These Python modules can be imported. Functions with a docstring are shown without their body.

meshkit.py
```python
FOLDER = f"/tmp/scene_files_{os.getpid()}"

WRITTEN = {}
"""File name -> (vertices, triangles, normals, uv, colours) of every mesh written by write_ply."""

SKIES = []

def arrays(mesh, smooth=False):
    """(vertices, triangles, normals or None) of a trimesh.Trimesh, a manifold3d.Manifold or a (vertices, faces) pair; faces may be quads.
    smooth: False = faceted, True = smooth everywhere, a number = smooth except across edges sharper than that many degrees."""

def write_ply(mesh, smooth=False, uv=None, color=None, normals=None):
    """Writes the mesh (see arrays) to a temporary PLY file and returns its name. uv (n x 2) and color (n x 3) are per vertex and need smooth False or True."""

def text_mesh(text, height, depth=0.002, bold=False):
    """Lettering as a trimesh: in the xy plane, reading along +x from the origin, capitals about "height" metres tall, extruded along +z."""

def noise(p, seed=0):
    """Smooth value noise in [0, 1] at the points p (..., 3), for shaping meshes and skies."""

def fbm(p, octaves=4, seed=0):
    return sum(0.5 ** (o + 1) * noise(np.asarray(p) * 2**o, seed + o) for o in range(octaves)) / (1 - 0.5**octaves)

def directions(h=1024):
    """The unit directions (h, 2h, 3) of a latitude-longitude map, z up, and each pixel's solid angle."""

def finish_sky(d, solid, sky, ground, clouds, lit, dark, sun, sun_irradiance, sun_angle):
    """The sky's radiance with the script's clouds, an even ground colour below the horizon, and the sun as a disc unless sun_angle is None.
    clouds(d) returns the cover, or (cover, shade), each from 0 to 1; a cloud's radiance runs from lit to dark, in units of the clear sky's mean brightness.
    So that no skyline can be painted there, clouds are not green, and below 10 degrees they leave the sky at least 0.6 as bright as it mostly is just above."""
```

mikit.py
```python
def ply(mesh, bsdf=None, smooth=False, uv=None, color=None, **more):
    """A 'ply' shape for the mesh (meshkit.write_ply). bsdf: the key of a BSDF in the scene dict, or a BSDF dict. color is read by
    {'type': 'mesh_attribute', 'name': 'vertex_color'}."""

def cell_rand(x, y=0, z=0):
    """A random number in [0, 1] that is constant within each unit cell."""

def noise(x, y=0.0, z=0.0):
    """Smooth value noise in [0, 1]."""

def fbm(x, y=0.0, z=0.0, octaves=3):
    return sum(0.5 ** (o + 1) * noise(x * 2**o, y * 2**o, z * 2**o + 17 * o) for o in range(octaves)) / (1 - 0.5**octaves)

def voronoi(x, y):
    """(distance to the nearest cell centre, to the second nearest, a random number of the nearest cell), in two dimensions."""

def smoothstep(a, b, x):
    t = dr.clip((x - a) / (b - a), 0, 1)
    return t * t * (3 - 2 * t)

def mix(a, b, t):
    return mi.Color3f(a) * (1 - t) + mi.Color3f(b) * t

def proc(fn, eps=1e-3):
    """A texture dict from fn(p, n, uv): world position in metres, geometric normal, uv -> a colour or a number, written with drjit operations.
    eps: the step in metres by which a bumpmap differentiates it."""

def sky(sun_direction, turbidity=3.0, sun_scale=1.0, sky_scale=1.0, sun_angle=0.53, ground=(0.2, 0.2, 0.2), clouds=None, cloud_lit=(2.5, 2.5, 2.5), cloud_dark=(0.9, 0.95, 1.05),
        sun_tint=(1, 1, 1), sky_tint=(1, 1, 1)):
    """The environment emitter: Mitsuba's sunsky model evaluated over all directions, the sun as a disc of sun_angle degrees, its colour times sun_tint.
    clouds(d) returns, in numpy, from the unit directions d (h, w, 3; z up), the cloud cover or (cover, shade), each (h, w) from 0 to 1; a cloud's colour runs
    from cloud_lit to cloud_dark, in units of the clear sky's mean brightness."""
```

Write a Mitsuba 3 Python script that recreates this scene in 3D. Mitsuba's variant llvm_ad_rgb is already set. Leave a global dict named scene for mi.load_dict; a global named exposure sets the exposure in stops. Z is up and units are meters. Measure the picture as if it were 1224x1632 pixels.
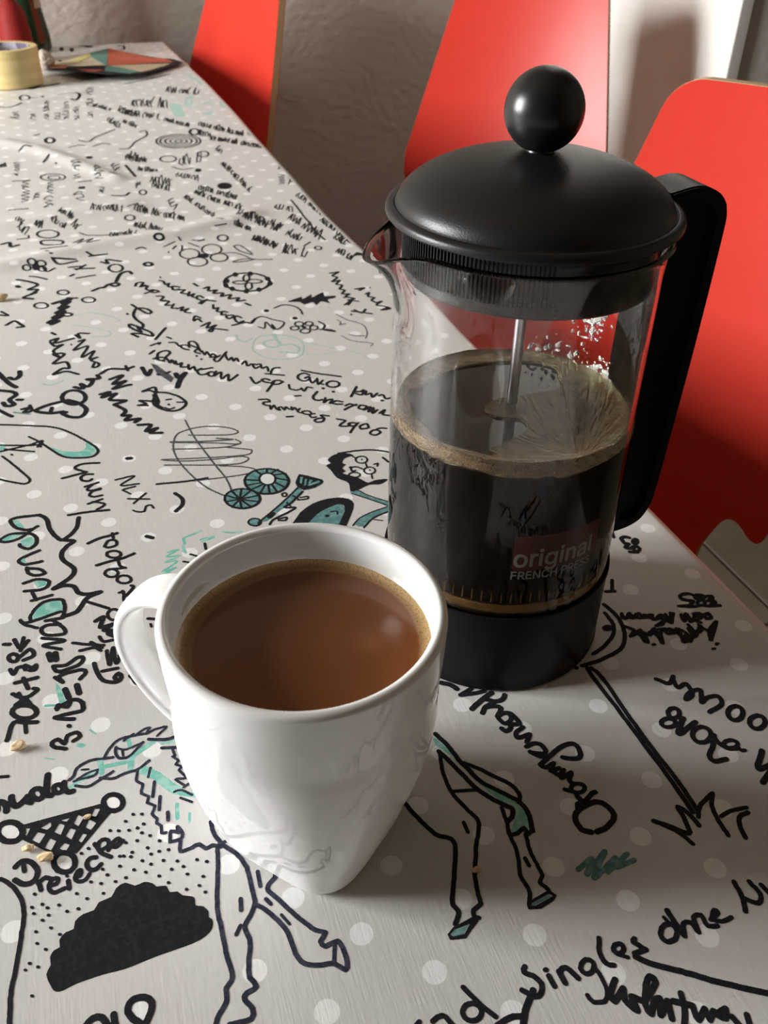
import math
import numpy as np
import trimesh
import drjit as dr
import mitsuba as mi
import manifold3d as m3
from shapely.geometry import Polygon, LineString, Point
from shapely.ops import unary_union
import mikit
import meshkit
from mikit import noise, fbm, voronoi, cell_rand, smoothstep, mix, proc

scene, labels = {}, {}
T = mi.ScalarTransform4f
TOP = 0.74                       # height of the cloth's surface above the floor; x = towards the right wall, y = towards the far wall

# ------------------------------------------------------------------ camera
PITCH, ROLL, YAW, FPX, EYE = 0.6284, -0.0186, math.radians(19.81), 1441.36, 0.285
def camera_matrix():
    cp, sp = math.cos(PITCH), math.sin(PITCH)
    right, fwd = np.array([1, 0, 0.0]), np.array([0, cp, -sp])
    down = np.cross(fwd, right)
    c, s = math.cos(ROLL), math.sin(ROLL)
    right, down = c * right + s * down, -s * right + c * down
    cy, sy = math.cos(YAW), math.sin(YAW)
    turn = np.array([[cy, sy, 0], [-sy, cy, 0], [0, 0, 1.0]])
    m = np.eye(4)
    m[:3, 0], m[:3, 1], m[:3, 2], m[:3, 3] = -turn @ right, -turn @ down, turn @ fwd, [0, 0, TOP + EYE]
    return m
scene['camera'] = {'type': 'thinlens', 'fov': math.degrees(2 * math.atan(612 / FPX)), 'fov_axis': 'x', 'aperture_radius': 0.00055,
                   'focus_distance': 0.34, 'near_clip': 0.02, 'far_clip': 50.0, 'to_world': T(camera_matrix())}

# ------------------------------------------------------------------ light: overcast daylight through the window in the left wall
WIN = dict(x=-1.75, y0=0.48, y1=1.40, z0=TOP + 0.10, z1=TOP + 1.10)
DAYLIGHT = [33.0, 33.3, 33.0]
exposure = 0.70

# ------------------------------------------------------------------ helpers
def numbered(key):
    if key not in scene and key not in labels and not any(k.startswith(key + '__') for k in scene):
        return key
    i = 1
    while f'{key}_{i:03d}' in scene or f'{key}_{i:03d}' in labels:
        i += 1
    return f'{key}_{i:03d}'
def bsdf(key, d):
    scene[key] = d if d['type'] in ('dielectric', 'twosided') else {'type': 'twosided', 'bsdf': d}
    return key
def rgb(*c):
    return {'type': 'rgb', 'value': list(c)}
def srgb(r, g, b):
    return tuple(float(((v / 255 + 0.055) / 1.055) ** 2.4) for v in (r, g, b))
def add(name, mesh, mat, parent=None, smooth=False, label=None, category=None, group=None, kind=None, **more):
    key = numbered((parent + '__' if parent else '') + name)
    scene[key] = mikit.ply(mesh, mat, smooth=smooth, **more)
    tag(key, label, category, group, kind)
    return key
def tag(key, label=None, category=None, group=None, kind=None):
    d = {k: v for k, v in (('label', label), ('category', category), ('group', group), ('kind', kind)) if v}
    if d:
        labels[key] = d
def thing(name, label, category, group=None):
    key = numbered(name)
    tag(key, label, category, group)
    return key
def box(x0, x1, y0, y1, z0, z1):
    b = trimesh.creation.box((x1 - x0, y1 - y0, z1 - z0))
    b.apply_translation(((x0 + x1) / 2, (y0 + y1) / 2, (z0 + z1) / 2))
    return b
def bevel_box(x0, x1, y0, y1, z0, z1, r):
    s = [m3.Manifold.sphere(r, 12).translate((x, y, z)) for x in (x0 + r, x1 - r) for y in (y0 + r, y1 - r) for z in (z0 + r, z1 - r)]
    return m3.Manifold.batch_hull(s)
def tm(man):
    m = man.to_mesh()
    return trimesh.Trimesh(np.array(m.vert_properties[:, :3]), np.array(m.tri_verts), process=False)
def lathe(profile, seg=96, warp=None):
    """Surface of revolution of a closed or open (r, z) profile; the two ends may lie on the axis."""
    p = np.asarray(profile, float)
    a = np.linspace(0, 2 * np.pi, seg, endpoint=False)
    v = np.stack([p[:, None, 0] * np.cos(a), p[:, None, 0] * np.sin(a), np.broadcast_to(p[:, None, 1], (len(p), seg))], -1).reshape(-1, 3)
    i, j = np.meshgrid(np.arange(len(p) - 1), np.arange(seg), indexing='ij')
    q = np.stack([i * seg + j, i * seg + (j + 1) % seg, (i + 1) * seg + (j + 1) % seg, (i + 1) * seg + j], -1).reshape(-1, 4)
    f = np.vstack([q[:, [0, 1, 2]], q[:, [0, 2, 3]]])
    if warp is not None:
        v = warp(v)
    m = trimesh.Trimesh(v, f, process=False)
    m.merge_vertices(digits_vertex=9)
    m.update_faces(m.nondegenerate_faces())
    return m
def smooth_line(pts, step=0.0012, closed=False):
    """Catmull-Rom curve through the points."""
    p = np.asarray(pts, float)
    if len(p) < 3:
        return p
    closed = closed or np.linalg.norm(p[0] - p[-1]) < 1e-6
    e = np.vstack([p[-2], p, p[1]]) if closed else np.vstack([2 * p[0] - p[1], p, 2 * p[-1] - p[-2]])
    out = []
    for k in range(1, len(e) - 2):
        n = int(np.clip(np.linalg.norm(e[k + 1] - e[k]) / step, 2, 8))
        t = np.linspace(0, 1, n, endpoint=False)[:, None]
        a, b, c, d = e[k - 1], e[k], e[k + 1], e[k + 2]
        out.append(0.5 * (2 * b + (c - a) * t + (2 * a - 5 * b + 4 * c - d) * t ** 2 + (3 * b - a - 3 * c + d) * t ** 3))
    return np.vstack(out + [p[-1:]])
def tube(points, radius, seg=14):
    p = np.asarray(points, float)
    rad = np.broadcast_to(radius, (len(p),))
    parts = [m3.Manifold.sphere(float(rad[i]), seg).translate(p[i].tolist()) for i in range(len(p))]
    return m3.Manifold.batch_boolean([m3.Manifold.batch_hull(parts[i:i + 2]) for i in range(len(p) - 1)], m3.OpType.Add)
def turned(v, az, origin):
    c, s = math.cos(az), math.sin(az)
    v = np.asarray(v, float)
    return np.stack([v[:, 0] * c - v[:, 1] * s + origin[0], v[:, 0] * s + v[:, 1] * c + origin[1], v[:, 2] + origin[2]], 1)
def moved(mesh, az, origin):
    m = mesh.copy()
    m.vertices = turned(m.vertices, az, origin)
    return m

# ------------------------------------------------------------------ materials
bsdf('plaster_white', {'type': 'bumpmap', 'scale': 1.0, 'arbitrary': proc(lambda p, n, uv: 0.0006 * noise(p.x * 90, p.y * 90, p.z * 90)),
     'bsdf': {'type': 'diffuse', 'reflectance': rgb(0.88, 0.85, 0.79)}})
def rough_wall(p, n, uv):
    return 0.0024 * fbm(p.x * 95, p.y * 95, p.z * 95, 2)
bsdf('plaster_taupe', {'type': 'bumpmap', 'scale': 1.0, 'arbitrary': proc(rough_wall), 'bsdf': {'type': 'diffuse', 'reflectance': rgb(0.37, 0.325, 0.28)}})
bsdf('paint_white', {'type': 'principled', 'base_color': rgb(0.80, 0.78, 0.72), 'roughness': 0.5})
bsdf('paint_olive', {'type': 'diffuse', 'reflectance': rgb(0.17, 0.155, 0.115)})
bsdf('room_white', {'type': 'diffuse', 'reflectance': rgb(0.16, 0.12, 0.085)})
bsdf('floor_tile', {'type': 'principled', 'base_color': proc(lambda p, n, uv: mix((0.30, 0.255, 0.19), (0.36, 0.31, 0.235), fbm(p.x * 14, p.y * 14, 0.0, 3))), 'roughness': 0.45})
bsdf('grout', {'type': 'diffuse', 'reflectance': rgb(0.12, 0.10, 0.08)})
bsdf('table_wood', {'type': 'principled', 'base_color': proc(lambda p, n, uv: mix((0.42, 0.27, 0.14), (0.55, 0.38, 0.22), fbm(p.x * 60, p.y * 4, p.z * 60, 3))), 'roughness': 0.45})
def wood_edge(p, n, uv):
    return mix((0.36, 0.22, 0.10), (0.50, 0.33, 0.17), fbm(p.x * 500, p.y * 500, p.z * 30, 2))
bsdf('plywood', {'type': 'principled', 'base_color': proc(wood_edge), 'roughness': 0.5})
bsdf('red_laminate', {'type': 'principled', 'base_color': rgb(0.54, 0.036, 0.022), 'roughness': 0.28, 'specular': 0.22})
bsdf('steel', {'type': 'roughconductor', 'material': 'Cr', 'alpha': 0.12})
bsdf('rubber', {'type': 'principled', 'base_color': rgb(0.02, 0.02, 0.02), 'roughness': 0.7})

# polka dot oilcloth: the printed dots stand on a slightly sheared square grid
DOT_A, DOT_B, DOT_K, DOT_O = 0.026662, 0.026388, (-2.28876, -0.82067), (0.26078, 0.27289)
da = np.array([math.cos(DOT_K[0]), math.sin(DOT_K[0])]) * DOT_A
db = np.array([math.cos(DOT_K[1]), math.sin(DOT_K[1])]) * DOT_B
INV = [[float(c) for c in r] for r in np.linalg.inv(np.stack([da, db], 1))]
da, db = [float(c) for c in da], [float(c) for c in db]
def dots(p):
    x, y = p.x - DOT_O[0], p.y - DOT_O[1]
    a, b = INV[0][0] * x + INV[0][1] * y, INV[1][0] * x + INV[1][1] * y
    fa, fb = a - dr.floor(a + 0.5), b - dr.floor(b + 0.5)
    ex, ey = fa * da[0] + fb * db[0], fa * da[1] + fb * db[1]
    d = dr.sqrt(ex * ex + ey * ey)
    return 1 - smoothstep(0.0037, 0.0041, d)
def cloth_colour(p, n, uv):
    slub = fbm(p.x * 2400, p.y * 160, 0.0, 2)
    fine = noise(p.x * 2600, p.y * 2600, 0.0)
    stain = smoothstep(0.58, 0.8, fbm(p.x * 13, p.y * 13, 3.0, 3))
    base = mix((0.545, 0.528, 0.502), (0.600, 0.585, 0.560), 0.7 * slub + 0.3 * fine)
    base = mix(base, (0.53, 0.525, 0.545), 0.35 * stain)
    d = dots(p)
    white = mix((0.74, 0.735, 0.725), (0.82, 0.815, 0.805), slub)
    return mix(base, white, d)
def weave(p, n, uv):
    return 0.00004 * (fbm(p.x * 2000, p.y * 160, 0.0, 2) + 0.5 * noise(p.x * 200, p.y * 1700, 5.0))
bsdf('oilcloth', {'type': 'bumpmap', 'scale': 1.0, 'arbitrary': proc(weave, eps=1e-4),
     'bsdf': {'type': 'principled', 'base_color': proc(cloth_colour), 'roughness': 0.42, 'specular': 0.42}})
def worn(c0, c1, f=900.0):
    return proc(lambda p, n, uv: mix(c0, c1, smoothstep(0.35, 0.8, fbm(p.x * f, p.y * f, 0.0, 2))))
bsdf('ink_black', {'type': 'principled', 'base_color': worn((0.009, 0.009, 0.0105), (0.015, 0.0145, 0.018)), 'roughness': 0.75, 'specular': 0.12})
bsdf('ink_navy', {'type': 'principled', 'base_color': worn((0.018, 0.020, 0.034), (0.040, 0.043, 0.062)), 'roughness': 0.75, 'specular': 0.12})
bsdf('ink_grey', {'type': 'principled', 'base_color': worn((0.05, 0.048, 0.055), (0.11, 0.105, 0.115)), 'roughness': 0.75, 'specular': 0.12})
bsdf('ink_teal', {'type': 'principled', 'base_color': worn((0.16, 0.43, 0.36), (0.31, 0.54, 0.47), 420.0), 'roughness': 0.75, 'specular': 0.12})
bsdf('ink_deep_teal', {'type': 'principled', 'base_color': worn((0.085, 0.20, 0.20), (0.17, 0.31, 0.30), 500.0), 'roughness': 0.75, 'specular': 0.12})
bsdf('ink_pale_teal', {'type': 'principled', 'base_color': worn((0.30, 0.47, 0.41), (0.42, 0.49, 0.45), 500.0), 'roughness': 0.75, 'specular': 0.12})
bsdf('ink_white', {'type': 'principled', 'base_color': rgb(0.66, 0.66, 0.66), 'roughness': 0.5})

bsdf('porcelain', {'type': 'principled', 'base_color': rgb(0.70, 0.70, 0.69), 'roughness': 0.03, 'specular': 0.75, 'clearcoat': 1.0, 'clearcoat_gloss': 0.99})
bsdf('black_plastic', {'type': 'bumpmap', 'scale': 1.0, 'arbitrary': proc(lambda p, n, uv: 0.00003 * noise(p.x * 2500, p.y * 2500, p.z * 2500), eps=1e-4),
     'bsdf': {'type': 'principled', 'base_color': rgb(0.007, 0.007, 0.0072), 'roughness': 0.38, 'specular': 0.38}})
bsdf('smooth_black_plastic', {'type': 'principled', 'base_color': rgb(0.005, 0.0052, 0.006), 'roughness': 0.33, 'specular': 0.17})
scene['beaker_glass'] = {'type': 'dielectric', 'int_ior': 1.5, 'ext_ior': 1.0}
bsdf('knob_black', {'type': 'principled', 'base_color': rgb(0.007, 0.007, 0.0072), 'roughness': 0.30, 'specular': 0.45})
bsdf('room_dark', {'type': 'diffuse', 'reflectance': rgb(0.10, 0.08, 0.065)})
# ------------------------------------------------------------------ the room
XL, XR, XH, YF, YB, CEIL = WIN['x'], 1.0, 2.3, 1.95, -2.2, 2.62
add('wall_far', box(XL - 0.2, XR + 0.06, YF, YF + 0.15, 0, CEIL), 'plaster_taupe', kind='structure')
add('wall_right', box(XR, XR + 0.6, 1.262, YF, 0, CEIL), 'plaster_white', kind='structure')
add('trim_1', bevel_box(XR - 0.004, XR + 0.02, 1.256, 1.335, 0, CEIL - 0.3, 0.003), 'paint_white', kind='structure', smooth=30)
add('wall_hall', box(XH, XH + 0.1, YB, YF + 0.1, 0, CEIL), 'paint_olive', kind='structure')
add('wall_hall_end', box(XR + 0.06, XH + 0.1, YF, YF + 0.15, 0, CEIL), 'paint_olive', kind='structure')
add('wall_back', box(XL - 0.2, XH + 0.1, YB - 0.1, YB, 0, CEIL), 'room_dark', kind='structure')
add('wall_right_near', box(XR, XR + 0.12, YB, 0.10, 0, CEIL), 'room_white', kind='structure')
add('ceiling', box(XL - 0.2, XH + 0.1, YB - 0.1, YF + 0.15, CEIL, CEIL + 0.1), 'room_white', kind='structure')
hole = m3.Manifold.cube((0.4, WIN['y1'] - WIN['y0'], WIN['z1'] - WIN['z0'])).translate((XL - 0.3, WIN['y0'], WIN['z0']))
wl = m3.Manifold.cube((0.2, YF - YB, CEIL)).translate((XL - 0.2, YB, 0)) - hole
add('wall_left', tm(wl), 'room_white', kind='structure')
win = 'window_1'
labels[win] = {'kind': 'structure'}
wf = m3.Manifold.cube((0.06, WIN['y1'] - WIN['y0'], WIN['z1'] - WIN['z0'])).translate((XL - 0.13, WIN['y0'], WIN['z0']))
pane_rects = []
ym = (WIN['y0'] + WIN['y1']) / 2
for a, b in ((WIN['y0'] + 0.05, ym - 0.03), (ym + 0.03, WIN['y1'] - 0.05)):
    wf -= m3.Manifold.cube((0.2, b - a, WIN['z1'] - WIN['z0'] - 0.1)).translate((XL - 0.2, a, WIN['z0'] + 0.05))
    pane_rects.append((a, b))
add('window_frame', tm(wf), 'paint_white', win)
bsdf('pane_dark', {'type': 'diffuse', 'reflectance': rgb(0.1, 0.1, 0.1)})
for a, b in pane_rects:
    z0, z1 = WIN['z0'] + 0.05, WIN['z1'] - 0.05
    q = trimesh.Trimesh([[XL - 0.1, a, z0], [XL - 0.1, b, z0], [XL - 0.1, b, z1], [XL - 0.1, a, z1]], [[0, 1, 2], [0, 2, 3]], process=False)
    add('window_pane', q, 'pane_dark', win, emitter={'type': 'area', 'radiance': rgb(*DAYLIGHT)})
# tiled floor
add('floor', box(XL - 0.2, XH + 0.1, YB - 0.1, YF + 0.15, -0.08, -0.004), 'grout', kind='structure')
TS = 0.33
tile = bevel_box(0.003, TS - 0.003, 0.003, TS - 0.003, -0.02, 0.0, 0.002)
tile_ply = mikit.ply(tile, 'floor_tile', smooth=30)
for i in range(7):
    for j in range(8):
        x, y = 0.02 + i * TS, -0.49 + j * TS
        if x + TS > XH or y + TS > YF or (x + TS > XR - 0.02 and x < XR + 0.13 and (y + TS > 1.25 or y < 0.11)):
            continue
        scene[numbered('floor__tile')] = {**tile_ply, 'to_world': T().translate([x, y, 0])}

# ------------------------------------------------------------------ table
tb = thing('dining_table', 'long dining table under the polka dot cloth', 'table')
add('table_top', bevel_box(-0.66, 0.238, -0.38, 1.875, TOP - 0.032, TOP - 0.0035, 0.004), 'table_wood', tb, smooth=30)
for x in (-0.60, 0.18):
    for y in (-0.32, 1.40):
        add('leg', bevel_box(x - 0.03, x + 0.03, y - 0.03, y + 0.03, 0, TOP - 0.032, 0.004), 'table_wood', tb, smooth=30)
add('apron', tm(m3.Manifold.cube((0.78, 2.14, 0.07)).translate((-0.60, -0.33, TOP - 0.10)) - m3.Manifold.cube((0.74, 2.10, 0.2)).translate((-0.58, -0.31, TOP - 0.15))), 'table_wood', tb)

# ------------------------------------------------------------------ cloth
def seg_dist(x, y, pts):
    d = np.full(np.shape(x), 9.0)
    for (ax, ay), (bx, by) in zip(pts[:-1], pts[1:]):
        t = np.clip(((x - ax) * (bx - ax) + (y - ay) * (by - ay)) / ((bx - ax) ** 2 + (by - ay) ** 2), 0, 1)
        d = np.minimum(d, np.hypot(x - ax - t * (bx - ax), y - ay - t * (by - ay)))
    return d
FOLDS = [([(-0.40, 1.36), (-0.057, 1.226), (-0.015, 1.178), (0.016, 1.119), (0.06, 1.03)], 0.011, 0.0032),
         ([(-0.40, 0.76), (-0.059, 0.800), (0.02, 0.826), (0.09, 0.838), (0.17, 0.875)], 0.014, 0.0030),
         ([(-0.40, 0.90), (-0.06, 0.905), (0.06, 0.935)], 0.016, 0.0018),
         ([(-0.30, 1.47), (-0.03, 1.43), (0.05, 1.47)], 0.012, 0.0022),
         ([(0.15, 1.70), (0.236, 1.655)], 0.010, 0.0025)]
def cloth_z(x, y):
    x, y = np.asarray(x, float), np.asarray(y, float)
    z = np.zeros(np.shape(x))
    for pts, s, h in FOLDS:
        z = z + h * np.exp(-(seg_dist(x, y, pts) / s) ** 2)
    soft = meshkit.fbm(np.stack([x * 9, y * 6, x * 0], -1), 3, 5) - 0.5
    return TOP + z + 0.0030 * soft * np.clip((y - 0.5) / 0.4, 0, 1)
def hem(y):
    return np.interp(y, [-0.4, 0.42, 0.62, 0.85, 1.5, 1.62, 1.885], [0.281, 0.281, 0.262, 0.2515, 0.252, 0.247, 0.240]) - 0.006
ys = np.concatenate([np.linspace(-0.40, 1.885, 470)])
RAD, DROP = 0.007, 0.17
arc = np.linspace(0, np.pi / 2, 7)[1:]
xs01 = np.linspace(0, 1, 190)
cols = []
for k in range(len(xs01)):
    x = -0.67 + (hem(ys) - RAD + 0.67) * xs01[k]
    cols.append(np.stack([x, ys, cloth_z(x, ys)], 1))
edge = cols[-1]
for a in arc:
    cols.append(edge + np.stack([np.full(len(ys), RAD * math.sin(a)), 0 * ys, np.full(len(ys), -RAD * (1 - math.cos(a)))], 1))
for d in np.linspace(0, DROP, 14)[1:]:
    wave = 0.012 * np.sin(ys * 21 + 1.3 * np.sin(ys * 7)) * (d / DROP)
    cols.append(cols[len(xs01) + len(arc) - 1] + np.stack([0.004 + wave, 0 * ys, np.full(len(ys), -d)], 1))
cv = np.stack(cols, 0)
na, nb = cv.shape[:2]
i, j = np.meshgrid(np.arange(na - 1), np.arange(nb - 1), indexing='ij')
q = np.stack([i * nb + j, (i + 1) * nb + j, (i + 1) * nb + j + 1, i * nb + j + 1], -1).reshape(-1, 4)
cloth = 'tablecloth'
add(cloth, (cv.reshape(-1, 3), q), 'oilcloth', smooth=True,
    label='pale polka dot oilcloth covered in ink drawings and handwriting on the long table', category='tablecloth')

INKS = {'k': ('ink_black', 0.00026, 'black_ink'), 'N': ('ink_navy', 0.00026, 'navy_ink'), 'g': ('ink_grey', 0.00022, 'grey_ink'), 't': ('ink_teal', 0.00014, 'teal_ink'),
        'u': ('ink_deep_teal', 0.00016, 'deep_teal_ink'), 'v': ('ink_pale_teal', 0.00014, 'pale_teal_ink'), 'w': ('ink_white', 0.00020, 'white_ink')}
def flat_mesh(shape, lift):
    vs, fs, at = [], [], 0
    for g in getattr(shape, 'geoms', [shape]):
        if g.geom_type != 'Polygon' or g.area < 1e-8:
            continue
        v, f = trimesh.creation.triangulate_polygon(g, engine='earcut')
        a, b, c = v[f[:, 0]], v[f[:, 1]], v[f[:, 2]]
        flip = ((b - a)[:, 0] * (c - a)[:, 1] - (b - a)[:, 1] * (c - a)[:, 0]) < 0
        f = np.where(flip[:, None], f[:, ::-1], f)
        vs.append(v); fs.append(f + at); at += len(v)
    if not vs:
        return None
    v, f = np.vstack(vs), np.vstack(fs)
    return trimesh.Trimesh(np.c_[v, cloth_z(v[:, 0], v[:, 1]) + lift], f, process=False)
def draw_all(text):
    group, shapes = None, {}
    yy = np.linspace(-0.39, 1.88, 120)
    inside = Polygon(np.vstack([np.stack([hem(yy) - RAD - 0.001, yy], 1), [[-0.6, 1.88], [-0.6, -0.39]]]))
    def flush():
        if not group:
            return
        name, label = group
        top = None
        for ink in sorted(shapes, key=lambda c: 'kNg'.find(c) if c in 'kNg' else 9):
            mat, lift, sub = INKS[ink]
            whole = unary_union(shapes[ink]).intersection(inside).simplify(0.00003)
            near = whole.buffer(0.0045)                    # strokes that lie apart from the rest become parts of their own
            for area in getattr(near, 'geoms', [near]):
                mesh = flat_mesh(whole.intersection(area), lift)
                if mesh is None:
                    continue
                if top is None or ink in 'kNg':
                    key = add(name, mesh, mat, cloth, label=label)
                    top = top or key
                else:
                    add(sub, mesh, mat, top)
    rg = np.random.default_rng(3)
    for line in text.strip().split('\n'):
        if line[0] == '#':
            flush()
            group, shapes = line[1:].split('|'), {}
            continue
        code, w, rest = line.split(' ', 2)
        rings = [np.array([[float(c) for c in p.split(',')] for p in r.split()]) * 1e-4 for r in rest.split('/')]
        if len(code) == 2:
            s = Polygon(smooth_line(np.vstack([rings[0], rings[0][:1]]), 0.002) if code[1] == 'F' and len(rings[0]) > 6 else rings[0]).buffer(0)
            for r in rings[1:]:
                s = s.difference(Polygon(r).buffer(0.0002))
        else:
            c = smooth_line(rings[0])
            c = c + rg.normal(0, 0.00006, c.shape)
            s = LineString(c).buffer(int(w) * 0.5e-5, quad_segs=3)
        shapes.setdefault(code[0], []).append(s)
    flush()

# ------------------------------------------------------------------ red chairs
W_TOP, SPLAY, LEAN, Z_T = 0.112, 0.219, 0.254, 0.146
def half(h):
    return W_TOP + SPLAY * (Z_T - h)
right_side = [(half(Z_T), Z_T), (half(0.05), 0.05), (half(-0.05), -0.05), (half(-0.115), -0.115)]
lower = [(half(-0.15) - 0.012, -0.15), (0.145, -0.172), (0.110, -0.168), (0.085, -0.164), (0.0775, -0.172), (0.0755, -0.182), (0.0715, -0.1875), (0.064, -0.1868), (0.057, -0.1822), (0.050, -0.1782), (0.043, -0.1775),
         (0.0375, -0.182), (0.0335, -0.191), (0.030, -0.2015), (0.0265, -0.213), (0.026, -0.235), (0.030, -0.262), (0.034, -0.29)]
low = smooth_line(np.array(right_side[-1:] + lower), 0.005)
outline = np.vstack([np.array(right_side[:-1]), low])
outline = np.vstack([outline, outline[::-1] * [-1, 1]])
back_shape = Polygon(outline).buffer(0)
back_shape = back_shape.buffer(-0.03).buffer(0.03, quad_segs=8).union(back_shape.intersection(Polygon([(-1, 0.06), (1, 0.06), (1, -1), (-1, -1)])))
def sheet(shape, t0, t1, fine=0.03):
    m = trimesh.creation.extrude_polygon(shape, t1 - t0, engine='earcut')
    v, f = trimesh.remesh.subdivide_to_size(m.vertices, m.faces, fine, max_iter=12)
    m = trimesh.Trimesh(v, f)
    m.merge_vertices()
    m.apply_translation((0, 0, t0))
    return m
def bend_back(m):
    """(across, up, thickness) -> chair frame: x across, y to the front, z up from the floor."""
    v = m.vertices
    s, h, t = v[:, 0], v[:, 1], v[:, 2]
    y = -math.tan(LEAN) * h + 0.75 * (s * s - 0.016) + t
    y = y + 0.55 * np.clip(-0.20 - h, 0, 1) ** 1.5
    return trimesh.Trimesh(np.stack([s, y, h + TOP], 1), m.faces, process=False)
core = bend_back(sheet(back_shape, -0.0055, 0.0055))
faces = [bend_back(sheet(back_shape.buffer(-0.0004), a, b)) for a, b in ((0.0056, 0.0066), (-0.0066, -0.0056))]
ZS = TOP - 0.29
seat_shape = Polygon([(-0.034, 0.0), (-0.15, 0.03), (-0.185, 0.12), (-0.19, 0.30), (-0.16, 0.385), (0.16, 0.385), (0.19, 0.30), (0.185, 0.12), (0.15, 0.03), (0.034, 0.0)]).buffer(0.015, quad_segs=6)
def seat_frame(m):
    v = m.vertices
    return trimesh.Trimesh(np.stack([v[:, 0], v[:, 1] + 0.088, v[:, 2] + ZS - 0.012 + 0.02 * (v[:, 0] / 0.19) ** 2 - 0.03 * np.clip(v[:, 1] - 0.25, 0, 1) ** 1.5 * 4], 1), m.faces, process=False)
seat_core = seat_frame(sheet(seat_shape, -0.0055, 0.0055, 0.03))
seat_faces = [seat_frame(sheet(seat_shape.buffer(-0.0004), a, b, 0.03)) for a, b in ((0.0056, 0.0066), (-0.0066, -0.0056))]
leg_meshes = []
for sx in (-1, 1):
    for top, foot in (((0.10, 0.36), (0.19, 0.46)), ((0.09, 0.16), (0.18, -0.02))):
        leg_meshes.append(tm(tube([(sx * top[0], top[1], ZS - 0.028), (sx * (top[0] * 0.6 + foot[0] * 0.4), top[1] * 0.75 + foot[1] * 0.25, ZS - 0.05), (sx * foot[0], foot[1], 0.012)], 0.008)))
foot_meshes = [trimesh.creation.cylinder(0.0105, 0.022, sections=20, transform=trimesh.transformations.translation_matrix((sx * fx, fy, 0.011)))
               for sx in (-1, 1) for fx, fy in ((0.19, 0.46), (0.18, -0.02))]
P_ = {'core': mikit.ply(core, 'plywood', smooth=35), 'seat_core': mikit.ply(seat_core, 'plywood', smooth=35)}
P_['faces'] = [mikit.ply(m, 'red_laminate', smooth=35) for m in faces]
P_['seat_faces'] = [mikit.ply(m, 'red_laminate', smooth=35) for m in seat_faces]
P_['legs'] = [mikit.ply(m, 'steel', smooth=40) for m in leg_meshes]
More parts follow.
